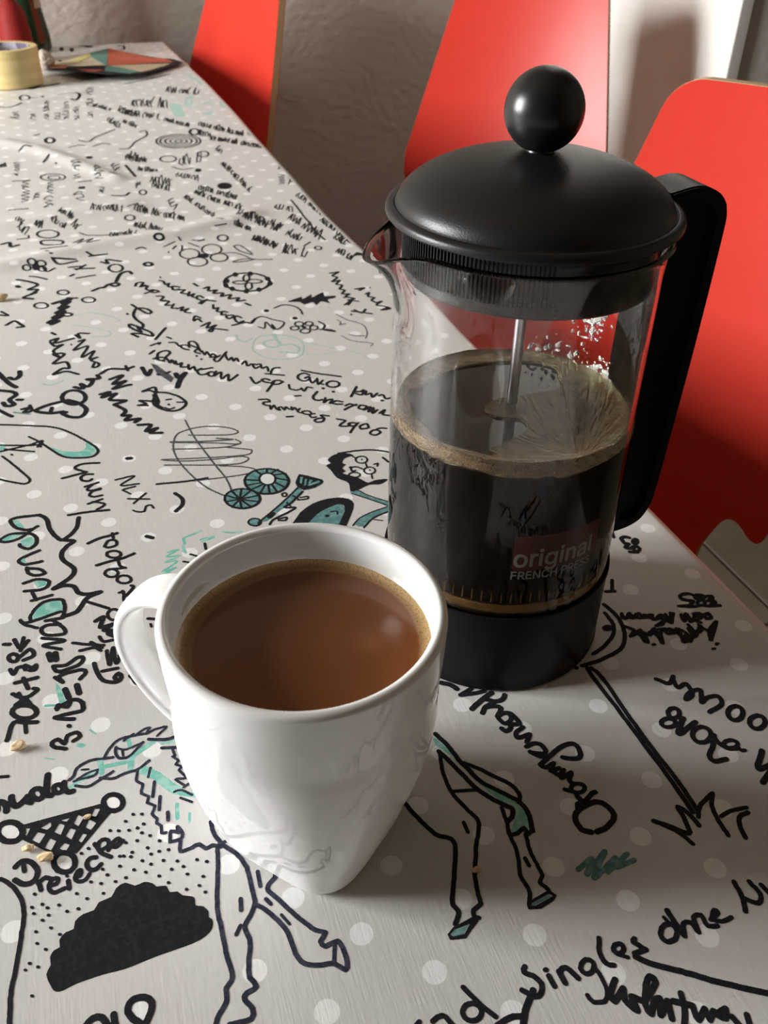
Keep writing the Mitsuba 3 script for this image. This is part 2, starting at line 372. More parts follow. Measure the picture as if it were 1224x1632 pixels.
P_['feet'] = [mikit.ply(m, 'rubber', smooth=40) for m in foot_meshes]
def chair(x, y, phi, label):
    # chair frame: across = towards the camera end, front = towards the table
    ax, fr = (math.sin(phi), -math.cos(phi)), (-math.cos(phi), -math.sin(phi))
    m = np.eye(4)
    m[:2, 0], m[:2, 1], m[:2, 3] = [-ax[0], -ax[1]], fr, (x, y)
    m = T(m)
    key = thing('dining_chair', label, 'chair', 'red plywood chairs along the table')
    def put(name, p, parent):
        k = numbered(parent + '__' + name)
        scene[k] = {**p, 'to_world': m}
        return k
    b = put('backrest', P_['core'], key)
    for p in P_['faces']:
        put('laminate_face', p, b)
    s = put('seat', P_['seat_core'], key)
    for p in P_['seat_faces']:
        put('laminate_face', p, s)
    for p, f in zip(P_['legs'], P_['feet']):
        put('rubber_foot', f, put('leg', p, key))
chair(0.335, 1.730, 0.285, 'red plywood chair farthest from the camera, close to the table edge by the paper')
chair(0.704, 1.377, 0.788, 'red plywood chair directly behind the black knob of the coffee press')
chair(0.511, 0.554, 0.546, 'red plywood chair nearest the camera, behind the handle of the coffee press')

# ------------------------------------------------------------------ coffee press
PX, PY = (0.15264, 0.27796)
PO = (PX, PY, TOP + 0.0003)
press = thing('french_press', 'glass coffee press with black lid, knob, handle and base, half full of coffee', 'coffee press')
R_G, T_G, Z_RIM = 0.0477, 0.0024, 0.1815
SPOUT = math.pi                                   # in the press's own frame the handle points along +x
def spout_warp(v):
    v = v.copy()
    a = np.abs(np.angle(np.exp(1j * (np.arctan2(v[:, 1], v[:, 0]) - SPOUT))))
    up = np.clip((v[:, 2] - 0.148) / (Z_RIM - 0.148), 0, 1.05)
    g = np.exp(-(a / 0.27) ** 2) * up ** 1.9
    r = np.hypot(v[:, 0], v[:, 1])
    k = 1 + g * 0.0128 / np.maximum(r, 1e-6) * (r > 0.03)
    v[:, 0] *= k; v[:, 1] *= k
    v[:, 2] -= 0.0055 * np.exp(-(a / 0.20) ** 2) * up ** 3
    return v
zz = np.concatenate([np.linspace(0.010, 0.14, 14), np.linspace(0.146, Z_RIM - 0.0012, 14)])
flare = lambda z: 0.0016 * np.clip((z - 0.168) / 0.0135, 0, 1) ** 2
outer = [(0.0001, 0.0055), (R_G - 0.006, 0.0055), (R_G - 0.002, 0.0070)] + [(R_G + flare(z), z) for z in zz]
rim = [(R_G - T_G / 2 + 0.0016 + T_G / 2 * math.cos(a), Z_RIM - 0.0012 + T_G / 2 * math.sin(a)) for a in np.linspace(0, np.pi, 7)]
inner = [(R_G - T_G + flare(z), z) for z in zz[::-1]] + [(R_G - T_G - 0.004, 0.0082), (0.0001, 0.0082)]
glass = lathe(outer + rim + inner, 180, spout_warp)
AZ = math.radians(20 - 19.81)
def press_part(name, mesh, mat, parent=None, **kw):
    return add(name, moved(mesh, AZ, PO), mat, parent or press, **kw)
gl = press_part('glass_beaker', glass, 'beaker_glass', smooth=40, label='clear glass beaker with a pouring spout')
# coffee
R_C, Z_C = R_G - T_G + 0.00012, 0.1108
bsdf('press_coffee', {'type': 'principled', 'base_color': rgb(0.0075, 0.004, 0.0025), 'roughness': 0.5, 'specular': 0.0})
bsdf('coffee_top', {'type': 'principled', 'base_color': rgb(0.012, 0.006, 0.0035), 'roughness': 0.03, 'specular': 0.35})
coffee = lathe([(0.0001, 0.0120), (R_C - 0.004, 0.0120), (R_C, 0.0140), (R_C, 0.06), (R_C, Z_C - 0.0002)], 128)
cf = press_part('coffee', coffee, 'press_coffee', smooth=40, label='black coffee filling the lower half of the beaker')
press_part('coffee_surface', lathe([(R_C, Z_C - 0.0002), (R_C - 0.0008, Z_C), (0.03, Z_C), (0.0001, Z_C)], 128), 'coffee_top', cf, smooth=40, label='glossy dark surface of the coffee')
# foam: a ring along the glass and a patch over the side away from the spout
def wob(a, f, s):
    return meshkit.noise(np.stack([np.cos(a) * f, np.sin(a) * f, np.full(np.shape(a), float(s))], -1), 11) - 0.5
an = np.linspace(0, 2 * np.pi, 241)[:-1]
disc = Polygon(np.stack([R_C * np.cos(an), R_C * np.sin(an)], 1))
rin = R_C - 0.0050 - 0.0035 * wob(an, 2.0, 1) - 0.002 * wob(an, 7.0, 2)
ring = disc.difference(Polygon(np.stack([rin * np.cos(an), rin * np.sin(an)], 1)))
cv_pts = lambda pts: Polygon(smooth_line(np.array(pts + pts[:1]) * 0.001, 0.002))
patch = [cv_pts([(np.float64(-3.1), np.float64(5.0)), (np.float64(-11.7), np.float64(-0.1)), (np.float64(-10.2), np.float64(-7.2)), (np.float64(-1.8), np.float64(-12.0)), (np.float64(-3.8), np.float64(-20.1)), (np.float64(-16.6), np.float64(-26.3)), (np.float64(-22.8), np.float64(-28.8)), (np.float64(-16.5), np.float64(-36.5)), (np.float64(0.7), np.float64(-42.1)), (np.float64(25.9), np.float64(-34.5)), (np.float64(41.7), np.float64(-19.9)), (np.float64(52.1), np.float64(3.9)), (np.float64(44.2), np.float64(21.3)), (np.float64(35.7), np.float64(33.3)), (np.float64(29.9), np.float64(16.9)), (np.float64(24.8), np.float64(5.9)), (np.float64(14.8), np.float64(4.6)), (np.float64(2.1), np.float64(4.4))]), cv_pts([(np.float64(-32.5), np.float64(36.8)), (np.float64(-8.7), np.float64(53.8)), (np.float64(27.0), np.float64(52.4)), (np.float64(50.3), np.float64(31.9)), (np.float64(36.6), np.float64(23.7)), (np.float64(17.4), np.float64(32.9)), (np.float64(-7.9), np.float64(34.9)), (np.float64(-32.4), np.float64(22.5))])]
foam_shape = unary_union([ring] + patch).intersection(disc).buffer(0.0006).buffer(-0.0006)
fm = trimesh.creation.extrude_polygon(foam_shape, 0.0009, engine='earcut')
v, f = trimesh.remesh.subdivide_to_size(fm.vertices, fm.faces, 0.0045, max_iter=14)
fm = trimesh.Trimesh(v, f); fm.merge_vertices()
edge_d = R_C - np.hypot(fm.vertices[:, 0], fm.vertices[:, 1])
fm.vertices[:, 2] = np.where(fm.vertices[:, 2] > 0.0004, fm.vertices[:, 2] + 0.0016 * np.exp(-np.maximum(edge_d, 0) / 0.0022) + 0.0004 * (meshkit.noise(fm.vertices * 900, 3) - 0.5), fm.vertices[:, 2]) + Z_C + 0.00003
def foam_colour(p, n, uv):
    x, y = p.x - PX, p.y - PY
    r = dr.sqrt(x * x + y * y)
    near = smoothstep(0.026, 0.043, r + 0.006 * (fbm(x * 160, y * 160, 1.0, 3) - 0.5))
    d1, d2, c = voronoi(x * 900, y * 900)
    bub = smoothstep(0.10, 0.28, d2 - d1)
    film = mix((0.15, 0.115, 0.045), (0.29, 0.215, 0.10), fbm(x * 260, y * 260, 4.0, 3))
    thick = mix((0.50, 0.32, 0.14), (0.85, 0.66, 0.40), fbm(x * 420, y * 420, 2.0, 2))
    col = mix(film, thick, near)
    return mix(col * 0.72, col, bub)
bsdf('foam', {'type': 'principled', 'base_color': proc(foam_colour), 'roughness': 0.3, 'specular': 0.15})
press_part('foam', fm, 'foam', cf, smooth=50, label='tan foam ring and patch floating on the coffee')
band = lathe([(R_C + 0.00012, Z_C - 0.0040), (R_C + 0.00016, Z_C - 0.0036), (R_C + 0.00016, Z_C + 0.0022), (R_C - 0.0006, Z_C + 0.0024)], 240)
va = np.arctan2(band.vertices[:, 1], band.vertices[:, 0])
band.vertices[:, 2] += np.where(band.vertices[:, 2] < Z_C, 0.0018 * wob(va, 4.0, 5) + 0.0012 * wob(va, 16.0, 6), 0.0008 * wob(va, 9.0, 7))
def band_colour(p, n, uv):
    a = dr.atan2(p.y - PY, p.x - PX)
    d1, d2, c = voronoi(a * 48.0, p.z * 1050.0)
    col = mix((0.74, 0.56, 0.34), (0.93, 0.80, 0.60), c)
    return mix((0.20, 0.115, 0.05), col, smoothstep(0.06, 0.24, d2 - d1))
bsdf('foam_band', {'type': 'principled', 'base_color': proc(band_colour), 'roughness': 0.5, 'specular': 0.0})
press_part('foam_band', band, 'foam_band', cf, smooth=True, label='pale bubble band of the foam against the glass')
# bubbles and froth dried on the glass above the coffee
rg = np.random.default_rng(5)
blobs = []
for k in range(240):
    a = math.radians(rg.normal(20, 4.5)) if k < 170 else math.radians(rg.uniform(0, 60))
    z = Z_C + 0.024 + rg.normal(0, 0.0055) - 0.02 * (a - 0.4) if k < 170 else Z_C + 0.002 + abs(rg.normal(0, 0.004))
    b = trimesh.creation.icosphere(1, rg.uniform(0.0003, 0.0008))
    b.apply_scale((0.35, rg.uniform(0.8, 1.8), rg.uniform(0.8, 2.2)))
    b.apply_translation((R_G - T_G - 0.0001, 0, z))
    blobs.append(moved(b, a, (0, 0, 0)))
bsdf('dried_foam', {'type': 'principled', 'base_color': rgb(0.80, 0.76, 0.68), 'roughness': 0.5})
press_part('dried_foam', trimesh.util.concatenate(blobs), 'dried_foam', gl, smooth=True, kind='stuff')
# plunger
press_part('plunger_rod', trimesh.creation.cylinder(0.0021, 0.150, sections=28, transform=trimesh.transformations.translation_matrix((0, 0, 0.112))), 'steel', smooth=40, label='thin steel rod from the lid down into the coffee')
bsdf('brass', {'type': 'principled', 'base_color': rgb(0.42, 0.25, 0.09), 'roughness': 0.5, 'specular': 0.0})
coil = []
for k in range(76):
    a = 2 * math.pi * k / 76
    coil.append(moved(tm(bevel_box(R_C - 0.0004, R_C + 0.00035, -0.00028, 0.00028, 0.0475, 0.0525, 0.0001)), a, (0, 0, 0)))
sp = press_part('filter_plate', lathe([(R_C + 0.0001, 0.0425), (R_C + 0.00035, 0.0430), (R_C + 0.00035, 0.0462), (R_C + 0.0001, 0.0468)], 128), 'brass', smooth=40, label='brass coloured edge of the filter at the bottom')
press_part('filter_spring', trimesh.util.concatenate(coil), 'brass', sp, kind='stuff')
# base
base = lathe([(0.0001, 0.0), (0.0478, 0.0), (0.0488, 0.0008), (0.0490, 0.0022), (0.0484, 0.0034), (0.0487, 0.0050), (0.0488, 0.036), (0.0492, 0.0395), (0.0490, 0.0412), (0.0481, 0.0412), (0.04790, 0.0395), (0.04790, 0.0050), (0.0001, 0.0050)], 128)
press_part('base', base, 'smooth_black_plastic', smooth=40, label='black plastic cup the beaker stands in')
# handle: solid fin with raised borders
prof = [(0.0490, 0.1905), (0.0600, 0.1922), (0.0672, 0.1903), (0.0722, 0.1868), (0.0748, 0.1815), (0.0752, 0.1700), (0.0745, 0.1300), (0.0730, 0.0900), (0.0716, 0.0600), (0.0704, 0.0525), (0.0668, 0.0455), (0.0600, 0.0420), (0.0490, 0.0405)]
hp = Polygon(np.vstack([smooth_line(np.array(prof), 0.002), [[0.0490, 0.0560], [0.0500, 0.0640], [0.0502, 0.1740], [0.0490, 0.1800]]])).buffer(0)
def extrude_y(shape, y0, y1):
    cs = m3.CrossSection([np.array(g.exterior.coords)[:-1] for g in getattr(shape, 'geoms', [shape])], m3.FillRule.NonZero)
    return m3.Manifold.extrude(cs, y1 - y0).rotate((90, 0, 0)).translate((0, y1, 0))
HW = 0.0098
slabs = [extrude_y(hp.buffer(-d), -w, w) for d, w in ((0.0, HW - 0.0016), (0.0005, HW - 0.0008), (0.0016, HW))]
hm = m3.Manifold.batch_boolean(slabs, m3.OpType.Add)
pocket = hp.buffer(-0.0052).buffer(-0.004).buffer(0.004, quad_segs=8)
for s in (-1, 1):
    y0, y1 = sorted((s * (HW - 0.0030), s * (HW + 0.01)))
    hm -= extrude_y(pocket, y0, y1)
hm -= m3.Manifold.cylinder(0.3, R_G + 0.0011, R_G + 0.0011, 96)
hd = press_part('handle', tm(hm), 'smooth_black_plastic', smooth=30, label='black fin shaped handle with a recessed panel')
collar = lathe([(0.0478, 0.1660), (0.0486, 0.1660), (0.0488, 0.1780), (0.0478, 0.1780)], 96)
# lid
lid = lathe([(0.0001, 0.1860), (0.0470, 0.1860), (0.0492, 0.1856), (0.0505, 0.1858), (0.0510, 0.1864), (0.0510, 0.1876), (0.0505, 0.1886), (0.0494, 0.1892), (0.0484, 0.1892), (0.0479, 0.1888), (0.0476, 0.1892)]
            + [(0.0472 * math.cos(a), 0.1892 + 0.0172 * math.sin(a) ** 1.12) for a in np.linspace(0.05, np.pi / 2 - 0.001, 26)], 160)
ld = press_part('lid', lid, 'black_plastic', smooth=35, label='domed matt black lid')
knob = lathe([(0.0001, 0.2040), (0.0052, 0.2043), (0.0046, 0.2070)] + [(0.0130 * math.sin(a), 0.2188 - 0.0131 * math.cos(a)) for a in np.linspace(0.5, np.pi - 0.002, 40)], 96)
press_part('knob', knob, 'knob_black', ld, smooth=60, label='round black knob on top of the lid')
def skirt_colour(p, n, uv):
    a = dr.atan2(p.y - PY, p.x - PX)
    h = p.z - (TOP + 0.1663)
    d1, d2, c = voronoi(a * 40.0, h * 900.0)
    edge = (1 - smoothstep(0.03, 0.16, d2 - d1)) * (1 - smoothstep(0.0035, 0.0115, h + 0.004 * fbm(a * 9, h * 200, 0.0, 2))) * smoothstep(0.35, 0.6, noise(a * 5.0, 0.0, 2.0) + 0.25)
    return mix((0.011, 0.011, 0.011), (0.17, 0.15, 0.12), 0.75 * edge)
bsdf('wet_black', {'type': 'principled', 'base_color': proc(skirt_colour), 'roughness': 0.22, 'specular': 0.5})
skirt = lathe([(0.0442, 0.1856), (0.0442, 0.1668), (0.0436, 0.1658), (0.0405, 0.1656), (0.0400, 0.1664), (0.0400, 0.1856)], 144)
sk = press_part('skirt', skirt, 'wet_black', ld, smooth=35, label='black inner collar of the lid, wet with coffee bubbles')
slat = bevel_box(0.0437, 0.0449, -0.00028, 0.00028, 0.1700, 0.1856, 0.0001)
slats = [moved(tm(slat), SPOUT + math.radians(1.9 * k), (0, 0, 0)) for k in range(-38, 39)]
press_part('strainer_slat', trimesh.util.concatenate(slats), 'smooth_black_plastic', ld, kind='stuff')
# printing on the glass
bsdf('label_red', {'type': 'principled', 'base_color': rgb(0.06, 0.007, 0.007), 'roughness': 0.25})
bsdf('label_white', {'type': 'principled', 'base_color': rgb(0.18, 0.17, 0.16), 'roughness': 0.3})
def wrap(mesh, a0, z0, lift):
    """Lettering in the xy plane -> bent round the glass, starting at the azimuth a0 and reading to the right."""
    v, f = trimesh.remesh.subdivide_to_size(mesh.vertices, mesh.faces, 0.003, max_iter=12)
    a, r = a0 + v[:, 0] / R_G, R_G + lift + v[:, 2]
    return trimesh.Trimesh(np.stack([r * np.cos(a), r * np.sin(a), z0 + v[:, 1]], 1), f, process=False)
A0 = math.radians(-90.8 - 20)
patch_shape = Polygon([(0, 0), (0.0375, 0), (0.0375, 0.0165), (0, 0.0165)]).buffer(-0.0015).buffer(0.0015, quad_segs=6)
lab = press_part('printed_label', wrap(trimesh.creation.extrude_polygon(patch_shape, 0.00005, engine='earcut'), A0, 0.0652, 0.00002), 'label_red', gl, label='dark red printed label with the words original French press')
def fit_text(s, width, height, bold):
    m = meshkit.text_mesh(s, height, 0.00005, bold)
    m.vertices[:, 0] -= m.vertices[:, 0].min()
    m.vertices[:, 0] *= width / m.vertices[:, 0].max()
    return m
scene[gl + '__lettering'] = mikit.ply(moved(wrap(fit_text('original', 0.0345, 0.0078, True), A0 + 0.0004 / R_G, 0.0672, 0.00010), AZ, PO), 'label_white')
scene[gl + '__lettering_001'] = mikit.ply(moved(wrap(fit_text('FRENCH PRESS', 0.0350, 0.0037, True), A0, 0.0611, 0.00006), AZ, PO), 'label_white')

# ------------------------------------------------------------------ mug
MX, MY = (0.04614, 0.19839)
MO = (MX, MY, TOP + 0.0003)
mug = thing('coffee_mug', 'white porcelain mug with a square foot, full of milky coffee', 'mug')
H_M, R_M = 0.1019, 0.0437
SQ = math.radians(-30.5 - 19.81)                  # direction of one flat side of the foot
zk = np.array([0.0, 0.0012, 0.004, 0.010, 0.020, 0.032, 0.045, 0.060, 0.075, 0.090, 0.102])
rk = np.array([0.0258, 0.0272, 0.0284, 0.0299, 0.0328, 0.0357, 0.0383, 0.0405, 0.0422, 0.0433, 0.0437])
def mug_r(z, a, inset=0.0):
    r = np.interp(z, zk, rk)
    w = np.clip(1 - z / 0.072, 0, 1) ** 0.8
    n = 2 + 2.0 * w                                # superellipse: round at the rim, rounded square at the foot
    c, s = np.abs(np.cos(a - SQ)), np.abs(np.sin(a - SQ))
    return r / (c ** n + s ** n) ** (1 / n) - inset
def mug_surface(zs, insets, seg=200):
    a = np.linspace(0, 2 * np.pi, seg, endpoint=False)
    rings = []
    for z, ins in zip(zs, insets):
        r = np.maximum(mug_r(max(z, 0.0), a, 0) - ins, 0.0002)
        rings.append(np.stack([r * np.cos(a), r * np.sin(a), np.full(seg, z)], 1))
    v = np.vstack(rings)
    n = len(zs)
    i, j = np.meshgrid(np.arange(n - 1), np.arange(seg), indexing='ij')
    q = np.stack([i * seg + j, i * seg + (j + 1) % seg, (i + 1) * seg + (j + 1) % seg, (i + 1) * seg + j], -1).reshape(-1, 4)
    return v, q
from scipy.interpolate import PchipInterpolator
pz = PchipInterpolator(zk, rk)
zf = np.concatenate([[0, 0.0006, 0.0012, 0.0024], np.linspace(0.004, H_M - 0.0018, 46)])
zk, rk = zf, pz(zf)
WALL = 0.0040
zs = [0.0, 0.0, 0.0] + list(zf) + [H_M - 0.0018 + 0.0018 * math.sin(a) for a in np.linspace(0.2, np.pi / 2, 5)]
ins = [0.5, 0.008, 0.0005] + [0.0] * len(zf) + [0.0020 * (1 - math.cos(a)) for a in np.linspace(0.2, np.pi / 2, 5)]
zi = np.linspace(H_M - 0.0018, 0.0075, 40)
zs += [H_M - 0.0018 + 0.0018 * math.sin(a) for a in np.linspace(np.pi / 2 - 0.2, 0.2, 5)] + list(zi) + [0.0055, 0.005, 0.005]
ins += [WALL - 0.0020 * (1 - math.cos(a)) for a in np.linspace(np.pi / 2 - 0.2, 0.2, 5)] + [WALL] * len(zi) + [WALL + 0.003, WALL + 0.008, 0.5]
mv, mq = mug_surface(zs, ins)
add('body', (turned(mv, 0, MO), mq), 'porcelain', mug, smooth=True)
ha = math.radians(158 - 19.81)
hpts = smooth_line(np.array([(0.0385, 0.0900), (0.0475, 0.0915), (0.0580, 0.0872), (0.0660, 0.0770), (0.0685, 0.0650), (0.0655, 0.0530), (0.0575, 0.0420), (0.0470, 0.0345), (0.0345, 0.0300)]), 0.0022)
secs = []
for k in range(len(hpts)):
    t = hpts[min(k + 1, len(hpts) - 1)] - hpts[max(k - 1, 0)]
    t = t / np.linalg.norm(t)
    nrm = np.array([t[1], -t[0]])
    u = k / (len(hpts) - 1)
    wy, wt = 0.0068 + 0.0018 * abs(2 * u - 1) ** 2, 0.0029 + 0.0012 * abs(2 * u - 1) ** 4
    ph = np.linspace(0, 2 * np.pi, 29)[:-1]
    cx, sx = np.cos(ph), np.sin(ph)
    ex, ey = np.sign(cx) * np.abs(cx) ** 0.75 * wt, np.sign(sx) * np.abs(sx) ** 0.75 * wy
    secs.append(np.stack([hpts[k, 0] + nrm[0] * ex, ey, hpts[k, 1] + nrm[1] * ex], 1))
hv = np.vstack(secs)
n = len(ph)
i, j = np.meshgrid(np.arange(len(secs) - 1), np.arange(n), indexing='ij')
hq = np.stack([i * n + j, i * n + (j + 1) % n, (i + 1) * n + (j + 1) % n, (i + 1) * n + j], -1).reshape(-1, 4)
add('handle', (turned(hv, ha, MO), hq[:, ::-1]), 'porcelain', mug, smooth=True)
Z_MC = 0.0880
def mug_coffee_colour(p, n, uv):
    x, y = p.x - MX, p.y - MY
    r = dr.sqrt(x * x + y * y)
    a = dr.atan2(y, x)
    w = 0.0355 + 0.0018 * (noise(dr.cos(a) * 1.6 + 3, dr.sin(a) * 1.6 + 3, 0.0) - 0.5) - 0.0022 * smoothstep(-0.2, 1.0, dr.sin(a - 0.2))
    e = smoothstep(w - 0.0006, w + 0.0007, r)
    d1, d2, c = voronoi(x * 1500, y * 1500)
    hole = smoothstep(0.30, 0.42, d1 + 0.25 * c) 
    froth = mix((0.24, 0.125, 0.045), (0.47, 0.315, 0.150), smoothstep(0.0355, 0.0393, r))
    froth = mix(froth * 0.55, froth, dr.maximum(hole, smoothstep(0.5, 0.62, c)))
    return mix((0.150, 0.050, 0.0165), froth, e)
bsdf('milky_coffee', {'type': 'principled', 'base_color': proc(mug_coffee_colour), 'roughness': 0.13, 'specular': 0.4})
a = np.linspace(0, 2 * np.pi, 160, endpoint=False)
rr = np.concatenate([[0.0002], np.linspace(0.004, 1, 20)])
edge_r = mug_r(Z_MC, a) - WALL + 0.0003
cvx = np.vstack([np.stack([edge_r * t * np.cos(a), edge_r * t * np.sin(a), np.full(160, Z_MC) + 0.0009 * max(0, (t - 0.93) / 0.07) ** 2], 1) for t in rr])
i, j = np.meshgrid(np.arange(len(rr) - 1), np.arange(160), indexing='ij')
cq = np.stack([i * 160 + j, (i + 1) * 160 + j, (i + 1) * 160 + (j + 1) % 160, i * 160 + (j + 1) % 160], -1).reshape(-1, 4)
add('milky_coffee', (turned(cvx, 0, MO), cq), 'milky_coffee', mug, smooth=True, label='milky brown coffee with a rim of froth')

# ------------------------------------------------------------------ things at the far end of the table
tape = thing('tape_roll', 'large roll of yellow masking tape at the far left of the table', 'tape roll')
bsdf('tape_yellow', {'type': 'principled', 'base_color': proc(lambda p, n, uv: mix((0.56, 0.43, 0.17), (0.66, 0.53, 0.25), noise(p.z * 260, p.x * 8, 0.0))), 'roughness': 0.5})
bsdf('tape_core', {'type': 'diffuse', 'reflectance': proc(lambda p, n, uv: mix((0.36, 0.33, 0.38), (0.13, 0.11, 0.15), smoothstep(0.52, 0.6, noise(p.x * 120, p.y * 120, p.z * 90))))})
TP = (-0.040, 1.565)
tz = float(cloth_z(*TP)) + 0.0012
add('tape_layers', moved(lathe([(0.0375, 0.0), (0.0465, 0.0), (0.0475, 0.001), (0.0475, 0.049), (0.0465, 0.050), (0.0375, 0.050), (0.0375, 0.0)], 96), 0, (*TP, tz)), 'tape_yellow', tape, smooth=35)
add('core', moved(lathe([(0.0355, 0.0005), (0.0374, 0.0005), (0.0374, 0.0495), (0.0355, 0.0495), (0.0355, 0.0005)], 96), 0, (*TP, tz)), 'tape_core', tape, smooth=35, label='printed grey cardboard core')

bsdf('red_plastic', {'type': 'principled', 'base_color': rgb(0.20, 0.014, 0.012), 'specular': 0.15, 'roughness': 0.6})
rb = thing('red_bottle', 'red plastic squeeze bottle behind the tape roll', 'bottle')
RB = (-0.022, 1.735)
rz = float(cloth_z(*RB)) + 0.001
add('body', moved(lathe([(0.0001, 0), (0.0225, 0), (0.0245, 0.002), (0.0250, 0.030), (0.0240, 0.050), (0.0215, 0.056), (0.0225, 0.062), (0.0200, 0.074), (0.0130, 0.086), (0.0090, 0.090), (0.0001, 0.090)], 64), 0, (*RB, rz)), 'red_plastic', rb, smooth=40)
add('nozzle', moved(lathe([(0.0085, 0.0901), (0.0085, 0.097), (0.0060, 0.099), (0.0030, 0.118), (0.0001, 0.118)], 40), 0, (*RB, rz)), 'red_plastic', rb, smooth=40)
bsdf('green_glass', {'type': 'principled', 'base_color': rgb(0.008, 0.030, 0.010), 'roughness': 0.06, 'specular': 0.6, 'clearcoat': 0.6})
bsdf('paper_label', {'type': 'diffuse', 'reflectance': rgb(0.42, 0.38, 0.28)})
gb = thing('green_bottle', 'dark green glass bottle standing against the far wall', 'bottle')
GB = (-0.006, 1.842)
gz = float(cloth_z(*GB)) + 0.001
add('glass', moved(lathe([(0.0001, 0), (0.036, 0), (0.0395, 0.003), (0.0398, 0.020), (0.0375, 0.035), (0.0325, 0.070), (0.0300, 0.120), (0.0290, 0.16), (0.020, 0.20), (0.0145, 0.23), (0.0140, 0.29), (0.0160, 0.291), (0.0160, 0.30), (0.0001, 0.30)], 64), 0, (*GB, gz)), 'green_glass', gb, smooth=40)
add('label_strip', moved(lathe([(0.0334, 0.066), (0.0302, 0.120), (0.0294, 0.150)], 64), 0, (*GB, gz)).slice_plane((GB[0] + 0.022, GB[1], 0), (1, 0, 0)), 'paper_label', gb, smooth=40, label='pale paper strip along its right side')
dk = thing('dark_bottle', 'small black bottle at the left edge of the picture beside the red bottle', 'bottle')
DB = (-0.072, 1.78)
dz = float(cloth_z(*DB)) + 0.001
add('body', moved(lathe([(0.0001, 0), (0.019, 0), (0.021, 0.002), (0.021, 0.045), (0.012, 0.058), (0.0100, 0.062), (0.0001, 0.062)], 48), 0, (*DB, dz)), 'smooth_black_plastic', dk, smooth=40)
bsdf('gold_cap', {'type': 'principled', 'base_color': rgb(0.55, 0.42, 0.25), 'roughness': 0.3, 'metallic': 0.7})
add('cap', moved(lathe([(0.0001, 0.0622), (0.0115, 0.0622), (0.0120, 0.064), (0.0120, 0.080), (0.0110, 0.082), (0.0001, 0.082)], 48), 0, (*DB, dz)), 'gold_cap', dk, smooth=40)
bsdf('tissue_white', {'type': 'diffuse', 'reflectance': rgb(0.48, 0.43, 0.36)})
ts = trimesh.creation.icosphere(4, 0.017)
ts.vertices *= 1 + 0.5 * (meshkit.fbm(ts.vertices * 110, 3, 4)[:, None] - 0.5)
ts.vertices[:, 2] *= 0.8
ts.vertices[:, 2] -= ts.vertices[:, 2].min()
ts.apply_translation((0.014, 1.665, float(cloth_z(0.014, 1.665)) + 0.001))
tag(add('crumpled_tissue', ts, 'tissue_white', smooth=False), 'small crumpled pale tissue just behind the tape roll', 'tissue')
# geometric paper
pp = thing('patterned_paper', 'folded paper with a geometric pattern of coloured triangles', 'paper')
PAPER = {'teal': (0.145, 0.27, 0.23), 'red': (0.46, 0.13, 0.085), 'cream': (0.55, 0.47, 0.33), 'dark': (0.045, 0.040, 0.042), 'coral': (0.58, 0.17, 0.13), 'rust': (0.40, 0.16, 0.09)}
for k, c in PAPER.items():
    bsdf('paper_' + k, {'type': 'diffuse', 'reflectance': rgb(*c)})
def paper_z(x, y):
    return float(np.max(cloth_z(np.array([x]), np.array([y])))) + 0.004 + 0.010 * np.clip((0.20 - x) / 0.15, 0, 1) * np.clip((1.66 - y) / 0.1, 0, 1)
def paper_piece(pts, lift, thick):
    m = trimesh.creation.extrude_polygon(Polygon(pts).buffer(0), thick, engine='earcut')
    v, f = trimesh.remesh.subdivide_to_size(m.vertices, m.faces, 0.02, max_iter=12)
    v = v + np.array([[0, 0, paper_z(x, y) + lift] for x, y in v[:, :2]])
    return trimesh.Trimesh(v, f, process=False)
add('sheet', paper_piece([(0.0132, 1.6888), (0.0535, 1.712), (0.0862, 1.7623), (0.1247, 1.8086), (0.2285, 1.6454), (0.1501, 1.55), (0.1061, 1.5419), (0.0626, 1.5629), (0.0163, 1.6505)], 0, 0.0008), 'paper_dark', pp)
add('facet', paper_piece([(0.0141, 1.6885), (0.0535, 1.712), (0.0862, 1.7623), (0.1087, 1.6483), (0.0505, 1.6631)], 0.0009, 0.0003), 'paper_cream', pp)
add('facet', paper_piece([(0.0842, 1.7628), (0.1247, 1.8086), (0.1072, 1.6433)], 0.0013, 0.0003), 'paper_teal', pp)
add('facet', paper_piece([(0.1247, 1.8086), (0.2147, 1.6489), (0.1082, 1.643)], 0.0011, 0.0003), 'paper_red', pp)
add('facet', paper_piece([(0.112, 1.6421), (0.2082, 1.6394), (0.1509, 1.5647)], 0.0009, 0.0003), 'paper_cream', pp)
add('facet', paper_piece([(0.1058, 1.6383), (0.1115, 1.6368), (0.1509, 1.5647), (0.1339, 1.5492), (0.0975, 1.5685)], 0.0013, 0.0003), 'paper_teal', pp)
add('facet', paper_piece([(0.059, 1.6035), (0.0992, 1.588), (0.0848, 1.562), (0.0721, 1.5653)], 0.0009, 0.0003), 'paper_coral', pp)
add('facet', paper_piece([(0.0139, 1.6831), (0.0483, 1.6583), (0.0427, 1.6281), (0.0166, 1.6557)], 0.0012, 0.0003), 'paper_rust', pp)
bsdf('paper_note', {'type': 'diffuse', 'reflectance': rgb(0.60, 0.52, 0.22)})
add('sticky_note', paper_piece([(0.0535, 1.712), (0.0907, 1.7672), (0.0904, 1.7374), (0.068, 1.6915)], 0.0016, 0.0003), 'paper_note', label='small yellow paper note lying on the patterned paper', category='note')
